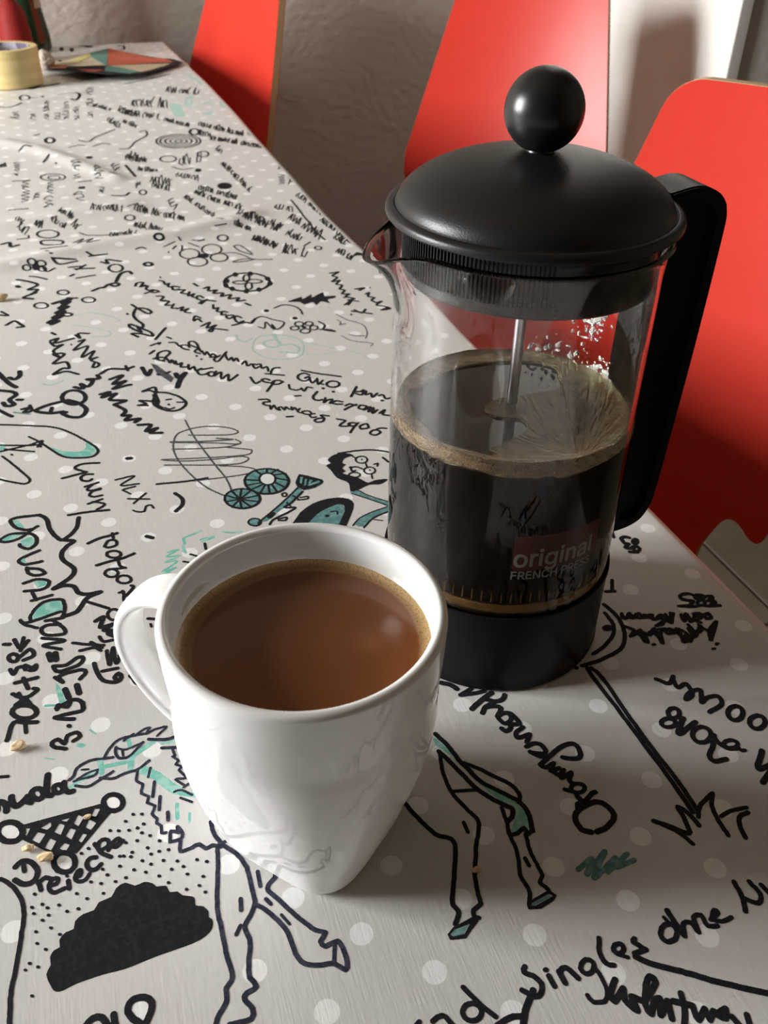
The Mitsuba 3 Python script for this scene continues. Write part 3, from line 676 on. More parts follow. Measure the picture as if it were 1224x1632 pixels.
# bread crumbs
bsdf('crumb', {'type': 'principled', 'base_color': proc(lambda p, n, uv: mix((0.55, 0.36, 0.17), (0.74, 0.60, 0.38), noise(p.x * 1500, p.y * 1500, p.z * 1500))), 'roughness': 0.8})
for cx, cy, cr, seed, text in [
        (-0.0547, 0.2645, 0.0024, 30, 'orange bread crumb left of the sum written in thick marker'),
        (-0.0524, 0.2165, 0.0015, 46, 'tiny pale crumb under the left side of the lattice triangle'),
        (-0.0469, 0.2106, 0.0022, 73, 'yellowish bread crumb under the lattice triangle, above the word Dreieck'),
        (-0.0318, 0.2234, 0.0011, 140, 'tiny orange crumb on the lattice triangle'),
        (-0.0580, 0.7238, 0.0040, 3, 'golden bread crumb at the left edge of the picture'),
        (0.0940, 0.1590, 0.0013, 760, 'small pale crumb between the horse legs right of the mug'),
        ]:
    cm = trimesh.creation.icosphere(2, cr)
    cm.vertices *= 1 + 0.9 * (meshkit.noise(cm.vertices / cr * 1.3 + seed, seed)[:, None] - 0.5)
    cm.apply_scale((1.25, 0.8, 0.6))
    cm.vertices[:, 2] -= cm.vertices[:, 2].min()
    cm.apply_translation((cx, cy, float(cloth_z(cx, cy)) + 0.0002))
    add('bread_crumb', cm, 'crumb', label=text, category='crumb', group='bread crumbs on the cloth')
STROKES = """
#outline_drawing|long curved ink line at the left edge below the lattice triangle
k 155 -619,2081 -594,2057 -570,2021 -551,1973 -546,1919 -553,1859 -564,1797 -577,1727 -590,1660 -596,1573 -600,1525
#taco_drawing|solid black scalloped half moon shape
kF 0 -473,1648 -485,1691 -470,1717 -471,1744 -458,1763 -440,1768 -440,1793 -419,1813 -394,1816 -388,1842 -361,1859 -326,1862 -309,1885 -267,1892 -249,1919 -217,1930 -188,1908 -156,1912 -129,1897 -118,1881 -87,1874 -80,1847 -55,1841 -40,1821 -11,1807 -3,1794 -5,1771 18,1760 32,1735 29,1716 39,1704 34,1677 10,1657 -38,1645 -150,1640 -249,1631 -321,1635 -401,1632 -439,1624 -462,1628
#handwriting|large letters cut off by the bottom edge below the black half moon
k 208 -381,1492 -360,1509 -333,1502 -317,1470
k 205 -298,1500 -296,1454
k 214 -224,1443 -250,1478 -256,1507 -237,1526 -205,1522 -185,1498 -192,1471 -212,1440
#dotted_drawing|field of small black ink dots above the black half moon
kF 0 -133,2106 -135,2102 -140,2102 -145,2105 -147,2110 -144,2114 -139,2115 -134,2111
kF 0 -107,2085 -109,2082 -114,2081 -119,2085 -120,2090 -118,2094 -113,2094 -108,2091
kF 0 -153,2079 -155,2076 -160,2075 -165,2079 -166,2084 -164,2088 -159,2088 -154,2085
kF 0 -191,2084 -194,2080 -199,2080 -203,2083 -205,2088 -202,2092 -197,2093 -193,2089
kF 0 -77,2053 -80,2050 -85,2049 -90,2053 -91,2058 -88,2062 -83,2062 -79,2059
kF 0 -121,2038 -124,2035 -129,2034 -133,2038 -135,2043 -132,2047 -127,2047 -122,2043
kF 0 -175,2038 -177,2034 -182,2034 -187,2037 -188,2042 -186,2046 -181,2046 -176,2043
kF 0 -85,2012 -87,2008 -92,2008 -97,2011 -98,2016 -96,2020 -91,2020 -86,2017
kF 0 -53,2007 -55,2004 -60,2003 -65,2007 -66,2012 -64,2016 -58,2016 -54,2013
kF 0 -318,2102 -320,2098 -325,2098 -330,2101 -332,2107 -329,2111 -324,2111 -320,2107
kF 0 -343,2090 -345,2086 -350,2086 -355,2090 -356,2095 -354,2099 -349,2099 -345,2095
kF 0 -217,2036 -220,2032 -224,2032 -229,2035 -231,2040 -228,2044 -223,2044 -219,2041
kF 0 -204,2032 -206,2029 -211,2028 -216,2032 -217,2037 -215,2041 -210,2041 -206,2037
kF 0 -181,2021 -184,2018 -188,2017 -193,2021 -195,2026 -192,2030 -187,2030 -183,2027
kF 0 -113,2010 -116,2006 -121,2006 -125,2009 -127,2014 -124,2018 -119,2018 -115,2015
kF 0 -145,1993 -148,1990 -153,1989 -157,1993 -159,1998 -156,2001 -151,2002 -147,1998
kF 0 -119,1970 -121,1967 -126,1966 -131,1970 -132,1975 -129,1978 -124,1979 -120,1975
kF 0 -76,1971 -79,1967 -84,1967 -88,1970 -89,1975 -87,1979 -82,1979 -77,1976
kF 0 -30,1953 -33,1950 -38,1949 -42,1953 -44,1958 -41,1961 -36,1962 -32,1958
kF 0 -221,1997 -224,1993 -229,1993 -233,1996 -235,2001 -232,2005 -227,2005 -223,2002
kF 0 -13,1925 -16,1922 -21,1922 -26,1925 -27,1930 -24,1933 -19,1934 -15,1930
kF 0 -279,2003 -281,2000 -286,1999 -290,2003 -292,2008 -290,2011 -285,2012 -280,2008
kF 0 -177,1967 -179,1963 -184,1963 -189,1967 -190,1972 -188,1975 -183,1975 -178,1972
kF 0 -140,1945 -142,1941 -147,1941 -151,1945 -153,1950 -150,1953 -145,1953 -141,1950
kF 0 -54,1927 -56,1924 -61,1924 -66,1927 -67,1932 -64,1936 -59,1936 -55,1932
kF 0 -5,1892 -8,1889 -13,1889 -17,1892 -19,1897 -16,1900 -11,1900 -7,1897
kF 0 -265,1977 -268,1973 -273,1973 -277,1976 -279,1981 -276,1985 -271,1985 -267,1982
kF 0 -98,1916 -101,1913 -106,1912 -110,1916 -111,1921 -109,1924 -104,1924 -99,1921
kF 0 -207,1946 -209,1942 -214,1942 -218,1945 -220,1950 -217,1954 -213,1954 -208,1951
kF 0 -321,1968 -323,1964 -328,1964 -332,1967 -334,1972 -332,1976 -327,1976 -323,1973
kF 0 -289,1951 -291,1947 -296,1947 -300,1950 -302,1955 -299,1959 -295,1959 -290,1956
kF 0 -242,1942 -244,1939 -249,1939 -253,1942 -255,1947 -252,1950 -248,1950 -243,1947
kF 0 -71,1880 -74,1877 -79,1877 -83,1880 -84,1885 -82,1888 -77,1889 -73,1885
kF 0 -17,1836 -20,1833 -25,1832 -29,1836 -30,1840 -28,1844 -23,1844 -19,1841
kF 0 -369,1939 -372,1935 -376,1935 -381,1938 -382,1943 -380,1947 -375,1947 -371,1943
kF 0 -285,1911 -287,1908 -292,1908 -296,1911 -297,1916 -295,1919 -290,1919 -286,1916
kF 0 -503,1982 -505,1978 -510,1978 -514,1981 -516,1986 -514,1990 -509,1990 -505,1987
kF 0 -338,1909 -341,1906 -345,1905 -350,1909 -351,1913 -349,1917 -344,1917 -340,1914
kF 0 -513,1935 -515,1932 -520,1931 -524,1935 -526,1939 -524,1943 -519,1943 -515,1940
kF 0 -481,1936 -483,1932 -487,1932 -492,1935 -493,1940 -491,1944 -487,1944 -482,1941
kF 0 -465,1918 -467,1914 -472,1914 -476,1917 -478,1922 -476,1925 -471,1926 -467,1922
kF 0 -428,1915 -430,1912 -435,1911 -439,1915 -441,1919 -439,1923 -434,1923 -430,1920
kF 0 -404,1884 -406,1880 -411,1880 -415,1883 -417,1888 -415,1891 -410,1892 -406,1888
kF 0 -368,1881 -371,1877 -375,1877 -380,1881 -381,1885 -379,1889 -374,1889 -370,1886
kF 0 -508,1911 -510,1907 -515,1907 -519,1910 -521,1915 -519,1918 -515,1919 -510,1915
kF 0 -463,1890 -465,1886 -469,1886 -474,1889 -475,1894 -473,1897 -469,1897 -464,1894
kF 0 -482,1877 -484,1874 -489,1874 -493,1877 -495,1881 -493,1885 -488,1885 -484,1882
kF 0 -458,1841 -460,1838 -464,1838 -468,1841 -470,1845 -468,1849 -464,1849 -459,1846
kF 0 -504,1843 -506,1840 -510,1840 -515,1843 -516,1848 -514,1851 -510,1851 -506,1848
kF 0 -431,1809 -433,1806 -438,1806 -442,1809 -444,1814 -442,1817 -437,1817 -433,1814
kF 0 -502,1802 -504,1799 -508,1798 -513,1802 -514,1806 -512,1809 -508,1809 -504,1806
kF 0 -477,1773 -479,1769 -483,1769 -487,1772 -489,1777 -487,1780 -483,1780 -478,1777
kF 0 -526,1741 -528,1738 -533,1738 -537,1741 -539,1745 -537,1749 -532,1749 -528,1746
kF 0 -502,1722 -504,1718 -508,1718 -513,1721 -514,1726 -512,1729 -508,1729 -504,1726
kF 0 -540,1724 -542,1721 -546,1721 -550,1724 -552,1728 -550,1731 -546,1731 -542,1728
kF 0 -523,1634 -525,1631 -529,1631 -533,1634 -535,1638 -533,1641 -529,1641 -524,1638
kF 0 -153,2194 -155,2190 -161,2190 -165,2193 -167,2199 -164,2203 -159,2203 -154,2199
kF 0 -123,2185 -126,2181 -131,2181 -135,2185 -137,2190 -134,2194 -129,2194 -124,2191
kF 0 -182,2173 -185,2169 -190,2169 -194,2172 -196,2178 -193,2182 -188,2182 -184,2178
kF 0 -122,2141 -124,2137 -129,2137 -134,2140 -136,2146 -133,2150 -128,2150 -123,2146
kF 0 -145,2132 -148,2128 -153,2127 -158,2131 -159,2136 -156,2140 -151,2141 -147,2137
kF 0 -239,2152 -241,2148 -246,2147 -251,2151 -253,2156 -250,2160 -245,2161 -241,2157
kF 0 -210,2141 -213,2137 -218,2137 -223,2141 -224,2146 -222,2150 -217,2150 -212,2147
kF 0 -175,2132 -178,2128 -183,2127 -187,2131 -189,2136 -186,2140 -181,2140 -177,2137
kF 0 35,1937 33,1933 28,1933 23,1937 22,1941 25,1945 30,1945 34,1942
kF 0 67,1919 64,1915 59,1915 54,1918 53,1923 56,1927 61,1927 65,1924
kF 0 45,1866 42,1863 37,1862 33,1866 31,1871 34,1874 39,1874 43,1871
kF 0 26,1836 24,1833 19,1833 15,1836 13,1841 16,1844 21,1844 25,1841
kF 0 41,1806 38,1803 33,1803 29,1806 28,1810 30,1814 35,1814 40,1811
#handwriting|word Dreieck in thick black letters under the lattice triangle
k 198 -571,2111 -547,2127 -517,2112 -496,2070 -509,2037 -539,2031 -572,2059
k 169 -543,2108 -541,2085
k 166 -499,2029 -493,2011 -489,1993
k 168 -491,2026 -473,2036 -455,2026
k 155 -460,2000 -439,2001 -432,2018 -449,2023 -463,2004 -460,1981 -443,1968 -414,1976
k 165 -400,1999 -398,1968
kF 0 -396,2017 -398,2013 -403,2012 -408,2016 -409,2021 -407,2025 -402,2026 -398,2022
k 145 -377,2005 -361,2006 -355,2026 -367,2027 -378,2002 -368,1985 -344,1985 -331,2003
k 170 -303,2061 -324,2063 -336,2045 -329,2020 -308,2013 -289,2027
k 163 -302,2116 -287,2077 -255,2045
k 154 -287,2078 -292,2108 -277,2126 -257,2116 -259,2093 -284,2083
k 153 -260,2075 -238,2106 -222,2111 -215,2097 -235,2089 -247,2091 -233,2079 -207,2098
#lattice_triangle_drawing|black lattice triangle with a ringed dot at each corner
k 227 -542,2248 -544,2238 -548,2229 -555,2223 -564,2219 -574,2219 -585,2221 -596,2226 -606,2233 -614,2243 -621,2254 -625,2265 -626,2277 -625,2287 -621,2296 -614,2302 -605,2306 -595,2307 -584,2305 -573,2299 -562,2292 -554,2282 -547,2271 -543,2259 -542,2248
k 201 -190,2261 -192,2252 -196,2244 -203,2238 -210,2235 -219,2234 -227,2236 -236,2240 -244,2246 -250,2254 -255,2264 -257,2274 -258,2283 -256,2292 -252,2300 -245,2306 -238,2309 -229,2310 -220,2309 -212,2304 -204,2298 -197,2290 -193,2280 -190,2270 -190,2261
k 200 -373,2063 -375,2053 -379,2045 -385,2039 -392,2036 -401,2035 -410,2036 -419,2041 -427,2047 -434,2056 -439,2066 -442,2076 -443,2087 -441,2096 -437,2104 -431,2111 -423,2115 -415,2116 -406,2114 -397,2110 -388,2103 -381,2094 -376,2084 -373,2073 -373,2063
kH 0 -549,2278 -255,2281 -235,2231 -365,2099 -438,2114 -550,2221/-531,2258 -518,2254 -529,2230 -539,2238/-492,2228 -468,2213 -488,2183 -509,2203/-478,2244 -447,2257 -446,2240 -459,2231/-416,2240 -400,2228 -415,2195 -433,2212/-349,2256 -334,2240 -352,2212 -365,2226/-451,2187 -433,2171 -450,2141 -468,2156/-380,2207 -364,2195 -380,2163 -395,2182/-313,2223 -293,2202 -311,2181 -326,2196/-290,2264 -274,2259 -290,2232 -301,2239/-404,2152 -389,2140 -401,2121 -419,2137/-339,2170 -328,2163 -346,2139 -354,2148/-407,2253 -382,2254 -391,2244
#handwriting|word ending in uda in thick black letters beside the horse muzzle
k 251 -629,2371 -626,2406 -610,2404 -597,2385 -596,2359
k 249 -577,2418 -575,2389 -564,2370 -544,2375 -524,2396
k 238 -523,2400 -521,2376 -510,2369
k 229 -465,2394 -467,2385 -472,2378 -478,2375 -487,2376 -494,2381 -501,2388 -505,2398 -507,2408 -505,2416 -500,2423 -493,2426 -485,2425 -477,2421 -470,2413 -466,2403 -465,2394
k 254 -446,2477 -451,2435 -454,2388 -439,2378
k 205 -395,2394 -397,2387 -401,2382 -406,2380 -413,2380 -419,2384 -424,2390 -427,2397 -428,2405 -427,2412 -423,2417 -417,2419 -411,2418 -404,2415 -399,2409 -396,2401 -395,2394
k 229 -390,2423 -390,2390 -378,2372 -361,2372
k 131 -617,2525 -589,2519
#handwriting|digits 70 in thick black marker at the left edge
k 218 -475,2816 -477,2807 -482,2800 -490,2795 -500,2793 -511,2793 -523,2796 -535,2801 -546,2808 -556,2817 -563,2827 -568,2838 -569,2848 -567,2857 -563,2864 -555,2869 -545,2872 -534,2872 -521,2869 -509,2863 -498,2856 -488,2847 -481,2837 -477,2826 -475,2816
k 200 -590,2701 -565,2786 -521,2772 -476,2760
k 169 -521,2771 -519,2719
#handwriting|sum 3.13 = 39 written upwards in black marker
k 179 -374,2584 -417,2607 -423,2633 -400,2642 -377,2612 -364,2649 -328,2655 -317,2631 -342,2615
kF 0 -345,2695 -348,2688 -356,2688 -363,2693 -365,2702 -362,2708 -354,2709 -347,2704
k 187 -406,2760 -377,2744 -335,2730
k 190 -406,2763 -357,2766 -298,2766 -294,2809
k 191 -395,2803 -391,2828 -355,2804 -344,2826
#horse_head_drawing|horse head with open mouth and shaggy mane
N 111 -236,2494 -211,2534 -172,2566 -117,2568 -75,2563
N 98 -155,2552 -116,2576
N 98 -111,2565 -72,2587 -50,2588 -69,2561 -30,2573 13,2571 -29,2537
N 153 -61,2529 4,2507 51,2511
N 138 -20,2470 51,2450
N 122 -188,2530 -193,2504 -182,2472 -146,2468 -120,2487 -86,2521
N 96 -188,2526 -154,2507 -92,2519
N 95 -166,2511 -166,2479
N 121 -372,2427 -354,2440 -340,2474 -298,2495 -251,2491 -204,2483
N 105 -343,2421 -302,2438 -264,2441 -280,2419 -309,2418 -355,2414
N 117 -351,2394 -307,2375 -259,2393 -211,2415
N 119 -259,2401 -214,2382 -167,2393 -119,2396 -74,2424
N 79 -323,2461 -298,2456
N 113 -120,2392 -131,2343 -111,2321 -121,2280 -96,2257 -105,2231 -79,2208 -95,2177 -81,2152 -84,2132 -70,2113 -73,2087 -57,2082
N 105 -73,2388 -87,2347
N 127 -67,2318 -82,2252
N 124 -57,2244 -68,2186
N 147 -39,2166 -44,2132
N 133 -50,2039 -40,2083 -17,2068 -16,2095 -2,2056 -13,2040 -41,2039
N 140 -14,2034 -21,1991 20,1992
N 106 20,2449 24,2415 15,2414 35,2388 21,2373 44,2353 28,2343 48,2298 10,2303 39,2263 32,2258 71,2275
N 103 -4,2248 25,2246 57,2213
N 101 14,2213 51,2182
#teal_colouring|teal marker colouring on the horse head
t 230 -252,2483 -251,2421
t 201 -243,2449 -161,2445
t 164 -368,2392 -303,2423 -267,2434
t 172 -137,2550 -136,2509
t 240 -147,2409 -129,2466 -84,2491 -45,2511
t 388 -103,2387 -55,2340 -17,2282 8,2251
t 139 -16,2493 44,2486
t 191 17,2233 65,2210
t 153 -2,2189 -11,2128
t 110 35,2134 27,2101
t 67 -454,2563 -420,2546
t 206 -326,2589 -309,2579
t 84 -277,2651 -258,2624
t 133 -439,2840 -360,2818
#horse_leg_drawing|two horse legs in dark ink in front of the mug
N 161 102,2074 105,2018 120,1976 107,1967 95,1903 62,1742 62,1662 60,1574 65,1509 58,1486 37,1468 32,1429 -5,1388 -15,1358
N 152 20,1993 46,1997 66,1972 90,1979 118,1963
N 164 122,1972 162,1919 184,1866 187,1803 186,1736 183,1713 159,1675 135,1649 139,1586 119,1517 115,1477 128,1444 85,1426 102,1381 91,1355 27,1358
N 163 183,1713 213,1680 247,1622 265,1571 269,1504 289,1465 326,1447 374,1436 404,1405 418,1426 417,1475 407,1501 366,1498 356,1518 379,1543 352,1558 310,1618 265,1697 236,1755 271,1787 274,1811
N 130 398,1498 378,1440
N 144 219,1826 214,1769
N 150 142,1745 135,1706
N 141 222,1718 233,1696
N 105 258,1647 275,1607
N 135 122,1653 102,1629
N 119 120,1976 138,1980
#horse_leg_drawing|two horse hind legs with dark hooves right of the mug
k 195 1026,2195 1050,2129 1067,2042 1084,1990 1103,1929 1139,1880 1180,1829 1207,1790 1213,1738 1194,1668
k 192 1008,2110 1029,2047 1052,1977 1074,1909 1110,1845 1151,1795 1167,1775 1149,1745 1124,1733
k 160 1008,2102 986,2015 981,1917 1004,1837 1026,1772 1008,1730 981,1685 935,1594 924,1569 907,1504 901,1471 869,1458 863,1437 875,1427
k 143 988,1919 1070,1899
k 170 1080,2026 1130,1974 1171,1922 1205,1880 1220,1830 1201,1792
k 171 797,1928 822,1848 858,1767 904,1731 902,1692 865,1611 819,1522 811,1495 820,1469 793,1432
k 145 971,1781 971,1739
kH 0 755,1408 781,1424 854,1437 876,1429 868,1417 838,1399 806,1377 755,1388/765,1404 783,1415 835,1417 807,1393 770,1397
k 153 1131,1794 1122,1733 1110,1682 1102,1602 1075,1522 1079,1464 1056,1418
k 171 1113,1702 1110,1682 1138,1676 1170,1690 1174,1661 1197,1674
k 148 1164,1664 1149,1586 1147,1497 1126,1480 1143,1443
kH 0 1047,1418 1064,1427 1143,1443 1159,1416 1139,1402 1086,1390 1045,1401/1057,1415 1135,1428 1142,1419 1071,1407
k 150 1120,1577 1121,1547
#teal_colouring|teal marker colouring on the horse hind legs
tF 0 1018,2177 1055,2078 1089,1972 1117,1902 1169,1832 1198,1786 1204,1734 1189,1676 1164,1691 1141,1682 1121,1692 1152,1730 1175,1772 1132,1837 1094,1925 1064,2036 1008,2143
uF 0 765,1404 783,1415 835,1417 807,1393 770,1397
uF 0 1057,1415 1135,1428 1142,1419 1071,1407
#handwriting|word Orangensaft slanting down from the press to the right
k 245 1152,2445 1184,2423 1203,2391
k 206 1204,2355 1260,2372
k 204 1205,2354 1261,2345 1308,2343
k 239 1219,2269 1287,2305 1333,2325
k 221 1287,2305 1326,2277 1361,2276 1381,2296
k 218 1251,2235 1276,2261 1325,2274
k 217 1275,2260 1312,2254 1335,2236 1303,2198
k 213 1303,2197 1329,2207 1360,2197 1370,2157 1370,2136 1339,2142
k 196 1301,2188 1316,2154 1353,2171 1352,2198
k 210 1291,2135 1303,2117 1327,2125 1332,2147
k 207 1375,2114 1337,2099 1331,2073 1358,2072 1384,2073 1358,2041
k 202 1345,2021 1378,2028 1404,2013 1408,1978 1384,1957 1364,1971 1348,1993
k 185 1349,1990 1391,1970
k 211 1359,1925 1414,1951 1478,1977 1529,1976 1537,1935 1519,1906 1485,1911 1457,1929
k 198 1357,1925 1373,1904 1410,1915 1382,1886 1420,1887
k 194 1387,1883 1404,1856 1431,1873 1406,1842 1453,1853 1428,1822 1438,1802
k 175 1467,1772 1461,1766 1452,1761 1442,1760 1432,1762 1423,1766 1417,1773 1415,1781 1417,1789 1423,1795 1432,1799 1442,1801 1453,1799 1461,1794 1467,1788 1469,1780 1467,1772
k 174 1392,1793 1411,1776
k 205 1422,1749 1433,1720 1483,1743 1495,1744
k 186 1397,1697 1406,1719 1434,1718
k 225 1395,1597 1367,1617 1366,1662 1396,1693 1461,1706 1495,1694 1513,1649 1501,1619 1457,1595 1416,1592
#rocket_drawing|long double line ending in zigzag grass right of the press
k 194 1747,2338 1725,2376
k 195 1790,2325 1787,2267 1793,2034 1796,1863 1799,1704 1795,1550
k 194 1807,2321 1823,2255 1816,2035 1817,1840 1822,1696 1817,1557
k 200 2074,2665 2089,2563 2056,2453 1988,2380 1866,2349 1777,2344
k 188 2047,2611 2043,2533 2005,2470 1931,2420 1859,2392
kF 0 2029,2510 2014,2500 1994,2500 1980,2511 1981,2526 1996,2537 2016,2537 2030,2526
k 187 1636,1564 1680,1525 1729,1478 1749,1537 1756,1588 1777,1548 1783,1494
k 159 1642,1558 1691,1501 1717,1437
k 179 1802,1526 1836,1565 1915,1597 1884,1563 1864,1498 1860,1427
k 164 1884,1502 1935,1510 1999,1503
k 184 1989,1484 1946,1478 1922,1437 1913,1398
#handwriting|year 2018 in black ink at the right edge of the table
k 208 2024,1977 2017,1968 2007,1963 1996,1960 1987,1961 1979,1966 1975,1973 1976,1982 1980,1992 1987,2000 1997,2006 2008,2009 2018,2008 2025,2003 2029,1995 2029,1986 2024,1977
k 204 1979,1937 1972,1930 1962,1926 1950,1925 1938,1927 1929,1932 1923,1939 1921,1947 1924,1956 1931,1963 1941,1967 1953,1969 1965,1967 1974,1961 1980,1954 1982,1946 1979,1937
k 243 2022,1949 1959,1884 2059,1915
k 214 2080,1839 2068,1827 2052,1819 2036,1815 2021,1817 2009,1824 2003,1835 2003,1849 2009,1863 2021,1875 2037,1884 2053,1888 2069,1886 2080,1879 2087,1867 2086,1853 2080,1839
k 212 2143,1746 2099,1762 2083,1801 2086,1831
k 221 2090,1832 2051,1786 2010,1751 2012,1722 2063,1717
k 183 2153,1765 2147,1759 2137,1755 2125,1755 2114,1757 2105,1762 2099,1768 2097,1775 2100,1782 2106,1788 2116,1792 2128,1792 2139,1790 2148,1785 2154,1779 2156,1772 2153,1765
kF 0 2169,1726 2161,1722 2149,1723 2140,1729 2140,1736 2148,1740 2160,1739 2169,1733
k 244 2223,1704 2154,1639 2208,1637
k 238 2186,1609 2129,1578
#handwriting|words 100 Uhr in black ink above the year
k 219 2040,2173 2076,2133 2119,2162
k 216 2106,2142 2101,2100 2147,2109 2135,2047 2094,2033 2128,2059 2183,2059 2147,1997 2182,2013 2231,2006 2223,1963 2147,1943
k 223 2275,1893 2264,1882 2250,1874 2235,1870 2222,1871 2212,1877 2208,1887 2209,1900 2216,1913 2227,1925 2241,1933 2256,1937 2269,1935 2279,1929 2284,1919 2282,1906 2275,1893
k 220 2332,1824 2321,1814 2307,1807 2292,1804 2279,1805 2269,1811 2264,1821 2265,1833 2271,1844 2282,1855 2296,1862 2310,1865 2324,1864 2334,1857 2339,1848 2338,1836 2332,1824
#teal_scribble|dense teal scribble on bare cloth at the right
u 199 1277,1479 1343,1501 1297,1453 1402,1511 1312,1432 1423,1478 1369,1438 1471,1478 1404,1445 1482,1448
#handwriting|words Singles ohne in thick black letters at the lower right
k 176 946,1231 936,1216 958,1196 973,1165 957,1140 934,1137 906,1167
k 175 1005,1180 1007,1146
kF 0 1014,1198 1009,1193 1001,1193 996,1197 996,1204 1002,1208 1009,1208 1014,1204
k 179 1041,1183 1044,1143 1046,1181 1070,1187 1089,1144
k 160 1155,1160 1149,1153 1141,1148 1132,1146 1124,1147 1117,1151 1113,1158 1112,1166 1115,1174 1121,1181 1129,1186 1138,1188 1146,1187 1153,1183 1157,1177 1158,1169 1155,1160
k 144 1156,1165 1160,1122 1154,1078 1132,1055 1098,1064 1091,1089
k 171 1218,1237 1196,1195 1197,1157 1218,1144
k 164 1276,1181 1272,1176 1265,1173 1258,1171 1252,1172 1247,1175 1244,1180 1243,1186 1245,1192 1250,1197 1256,1201 1263,1202 1269,1201 1275,1198 1278,1193 1278,1187 1276,1181
k 142 1247,1172 1274,1152
k 185 1328,1199 1318,1189 1338,1160 1339,1155 1301,1156
k 179 1471,1171 1462,1162 1451,1155 1439,1153 1428,1154 1420,1159 1415,1167 1415,1178 1420,1188 1428,1197 1439,1204 1451,1207 1462,1206 1471,1200 1475,1192 1475,1181 1471,1171
k 192 1485,1249 1485,1203 1488,1154
k 128 1461,1231 1467,1203
k 172 1490,1156 1509,1192 1535,1186 1540,1150 1554,1197 1582,1199 1582,1159 1612,1149
k 161 1605,1174 1636,1199 1641,1185 1611,1172 1637,1157 1674,1157
k 188 1763,1264 1755,1206 1734,1162
k 178 1755,1206 1793,1172 1821,1196 1815,1247
k 178 1846,1224 1853,1188
#ink_line|straight thick black line under the words Singles ohne
k 209 1300,1146 1330,1112 1422,1049 1519,979 1633,909
#handwriting|crowded thick black word at the bottom right corner
k 206 1196,1102 1163,1070 1162,1045 1207,1070 1194,1039 1213,998 1218,1041 1247,1016 1288,1037 1314,1054 1308,1077 1280,1055 1246,1006 1249,976 1272,1003 1298,1009 1274,963 1316,993 1300,944
k 214 1334,986 1381,956
k 199 1369,1000 1353,955 1323,912
k 199 1381,956 1375,914 1412,935 1407,903 1433,923 1438,907 1455,891 1472,915 1441,911
k 195 1476,889 1483,860
k 195 1524,878 1514,850
#handwriting|letters und and a forked stroke at the bottom edge
k 212 939,1156 888,1109 861,1070
k 187 788,1097 833,1105 872,1097
k 162 736,1235 761,1176 794,1121
k 160 759,1148 755,1142 750,1137 743,1134 736,1132 729,1132 721,1134 715,1137 709,1141 705,1147 703,1153 703,1160 704,1166 708,1172 713,1177 719,1180 727,1182 734,1182 742,1180 749,1177 754,1173 758,1167 760,1161 761,1154 759,1148
k 159 608,1170 642,1178 662,1140
k 158 557,1175 570,1183
#handwriting|number 83 beside the press
k 229 2420,3088 2445,3096 2463,3081
k 223 2419,3086 2417,3045 2434,3037 2401,3016 2419,3000 2446,3008
kF 0 2497,3035 2489,3025 2479,3018 2469,3014 2459,3015 2453,3020 2450,3028 2450,3038 2455,3049 2463,3059 2473,3066 2484,3070 2493,3069 2500,3064 2503,3056 2502,3046
k 189 2465,2981 2459,2975 2453,2970 2446,2968 2440,2969 2435,2972 2433,2977 2433,2983 2436,2990 2441,2996 2448,3001 2455,3003 2461,3003 2466,3000 2468,2994 2468,2988 2465,2981
k 204 2403,2976 2439,2960
k 209 2404,3156 2389,3111
k 186 2130,2745 2171,2734
k 186 2202,2809 2160,2737
#ink_blot|solid black ink blot between the press and the number 385
k 170 2514,2596 2493,2611 2463,2611 2446,2591 2470,2567 2491,2554 2467,2533 2403,2544
k 168 2403,2544 2466,2519 2508,2515 2546,2497 2594,2486
k 155 2561,2561 2556,2556 2549,2553 2542,2552 2535,2554 2529,2557 2525,2561 2525,2567 2527,2572 2532,2577 2538,2580 2546,2581 2553,2580 2559,2576 2562,2572 2563,2566 2561,2561
k 154 2540,2526 2535,2520 2527,2516 2519,2515 2511,2516 2505,2519 2502,2525 2501,2531 2504,2538 2510,2544 2518,2547 2526,2549 2534,2548 2540,2544 2543,2539 2543,2533 2540,2526
k 154 2571,2561 2593,2542 2571,2534 2555,2535 2574,2515 2545,2503
k 165 2121,2585 2108,2557 2123,2547 2147,2570 2141,2546 2157,2540 2180,2560 2174,2535 2192,2529 2216,2544 2222,2519 2252,2532 2235,2505 2258,2498 2288,2516 2276,2492 2299,2484 2302,2455 2351,2509
k 149 2312,2516 2311,2490
k 147 2225,2460 2260,2458 2280,2476
k 179 2381,2490 2369,2447 2406,2475 2392,2435 2415,2444
k 164 2437,2477 2469,2471 2457,2441 2421,2433 2437,2414
k 164 2470,2461 2503,2447 2504,2426 2478,2429 2481,2451
k 174 2086,2503 2107,2482 2111,2463 2077,2438 2115,2450 2143,2461 2126,2422 2132,2379 2142,2425 2133,2446
k 159 2174,2433 2206,2440 2192,2427 2195,2390 2195,2354
k 145 2280,2405 2275,2400 2268,2396 2261,2395 2254,2396 2249,2399 2245,2404 2245,2410 2248,2416 2253,2421 2259,2425 2267,2426 2274,2426 2279,2422 2282,2417 2283,2411 2280,2405
k 160 2226,2438 2256,2431
k 171 2287,2414 2293,2392 2296,2373 2304,2416 2323,2391 2330,2361 2301,2328 2283,2334 2303,2352 2328,2337 2348,2348 2356,2398
k 159 2371,2423 2376,2375 2392,2361 2421,2379 2418,2406
k 160 2425,2377 2432,2357 2438,2344
k 203 2507,2397 2465,2373 2434,2347 2413,2304
kF 0 2156,2355 2151,2352 2143,2352 2137,2356 2137,2362 2143,2366 2151,2365 2157,2361
kF 0 2430,2268 2424,2264 2415,2264 2410,2269 2410,2274 2417,2278 2425,2277 2430,2273
kF 0 2399,2247 2393,2243 2385,2244 2380,2248 2380,2253 2386,2257 2394,2257 2400,2252
#handwriting|number 385 with two crowded lines of writing below it
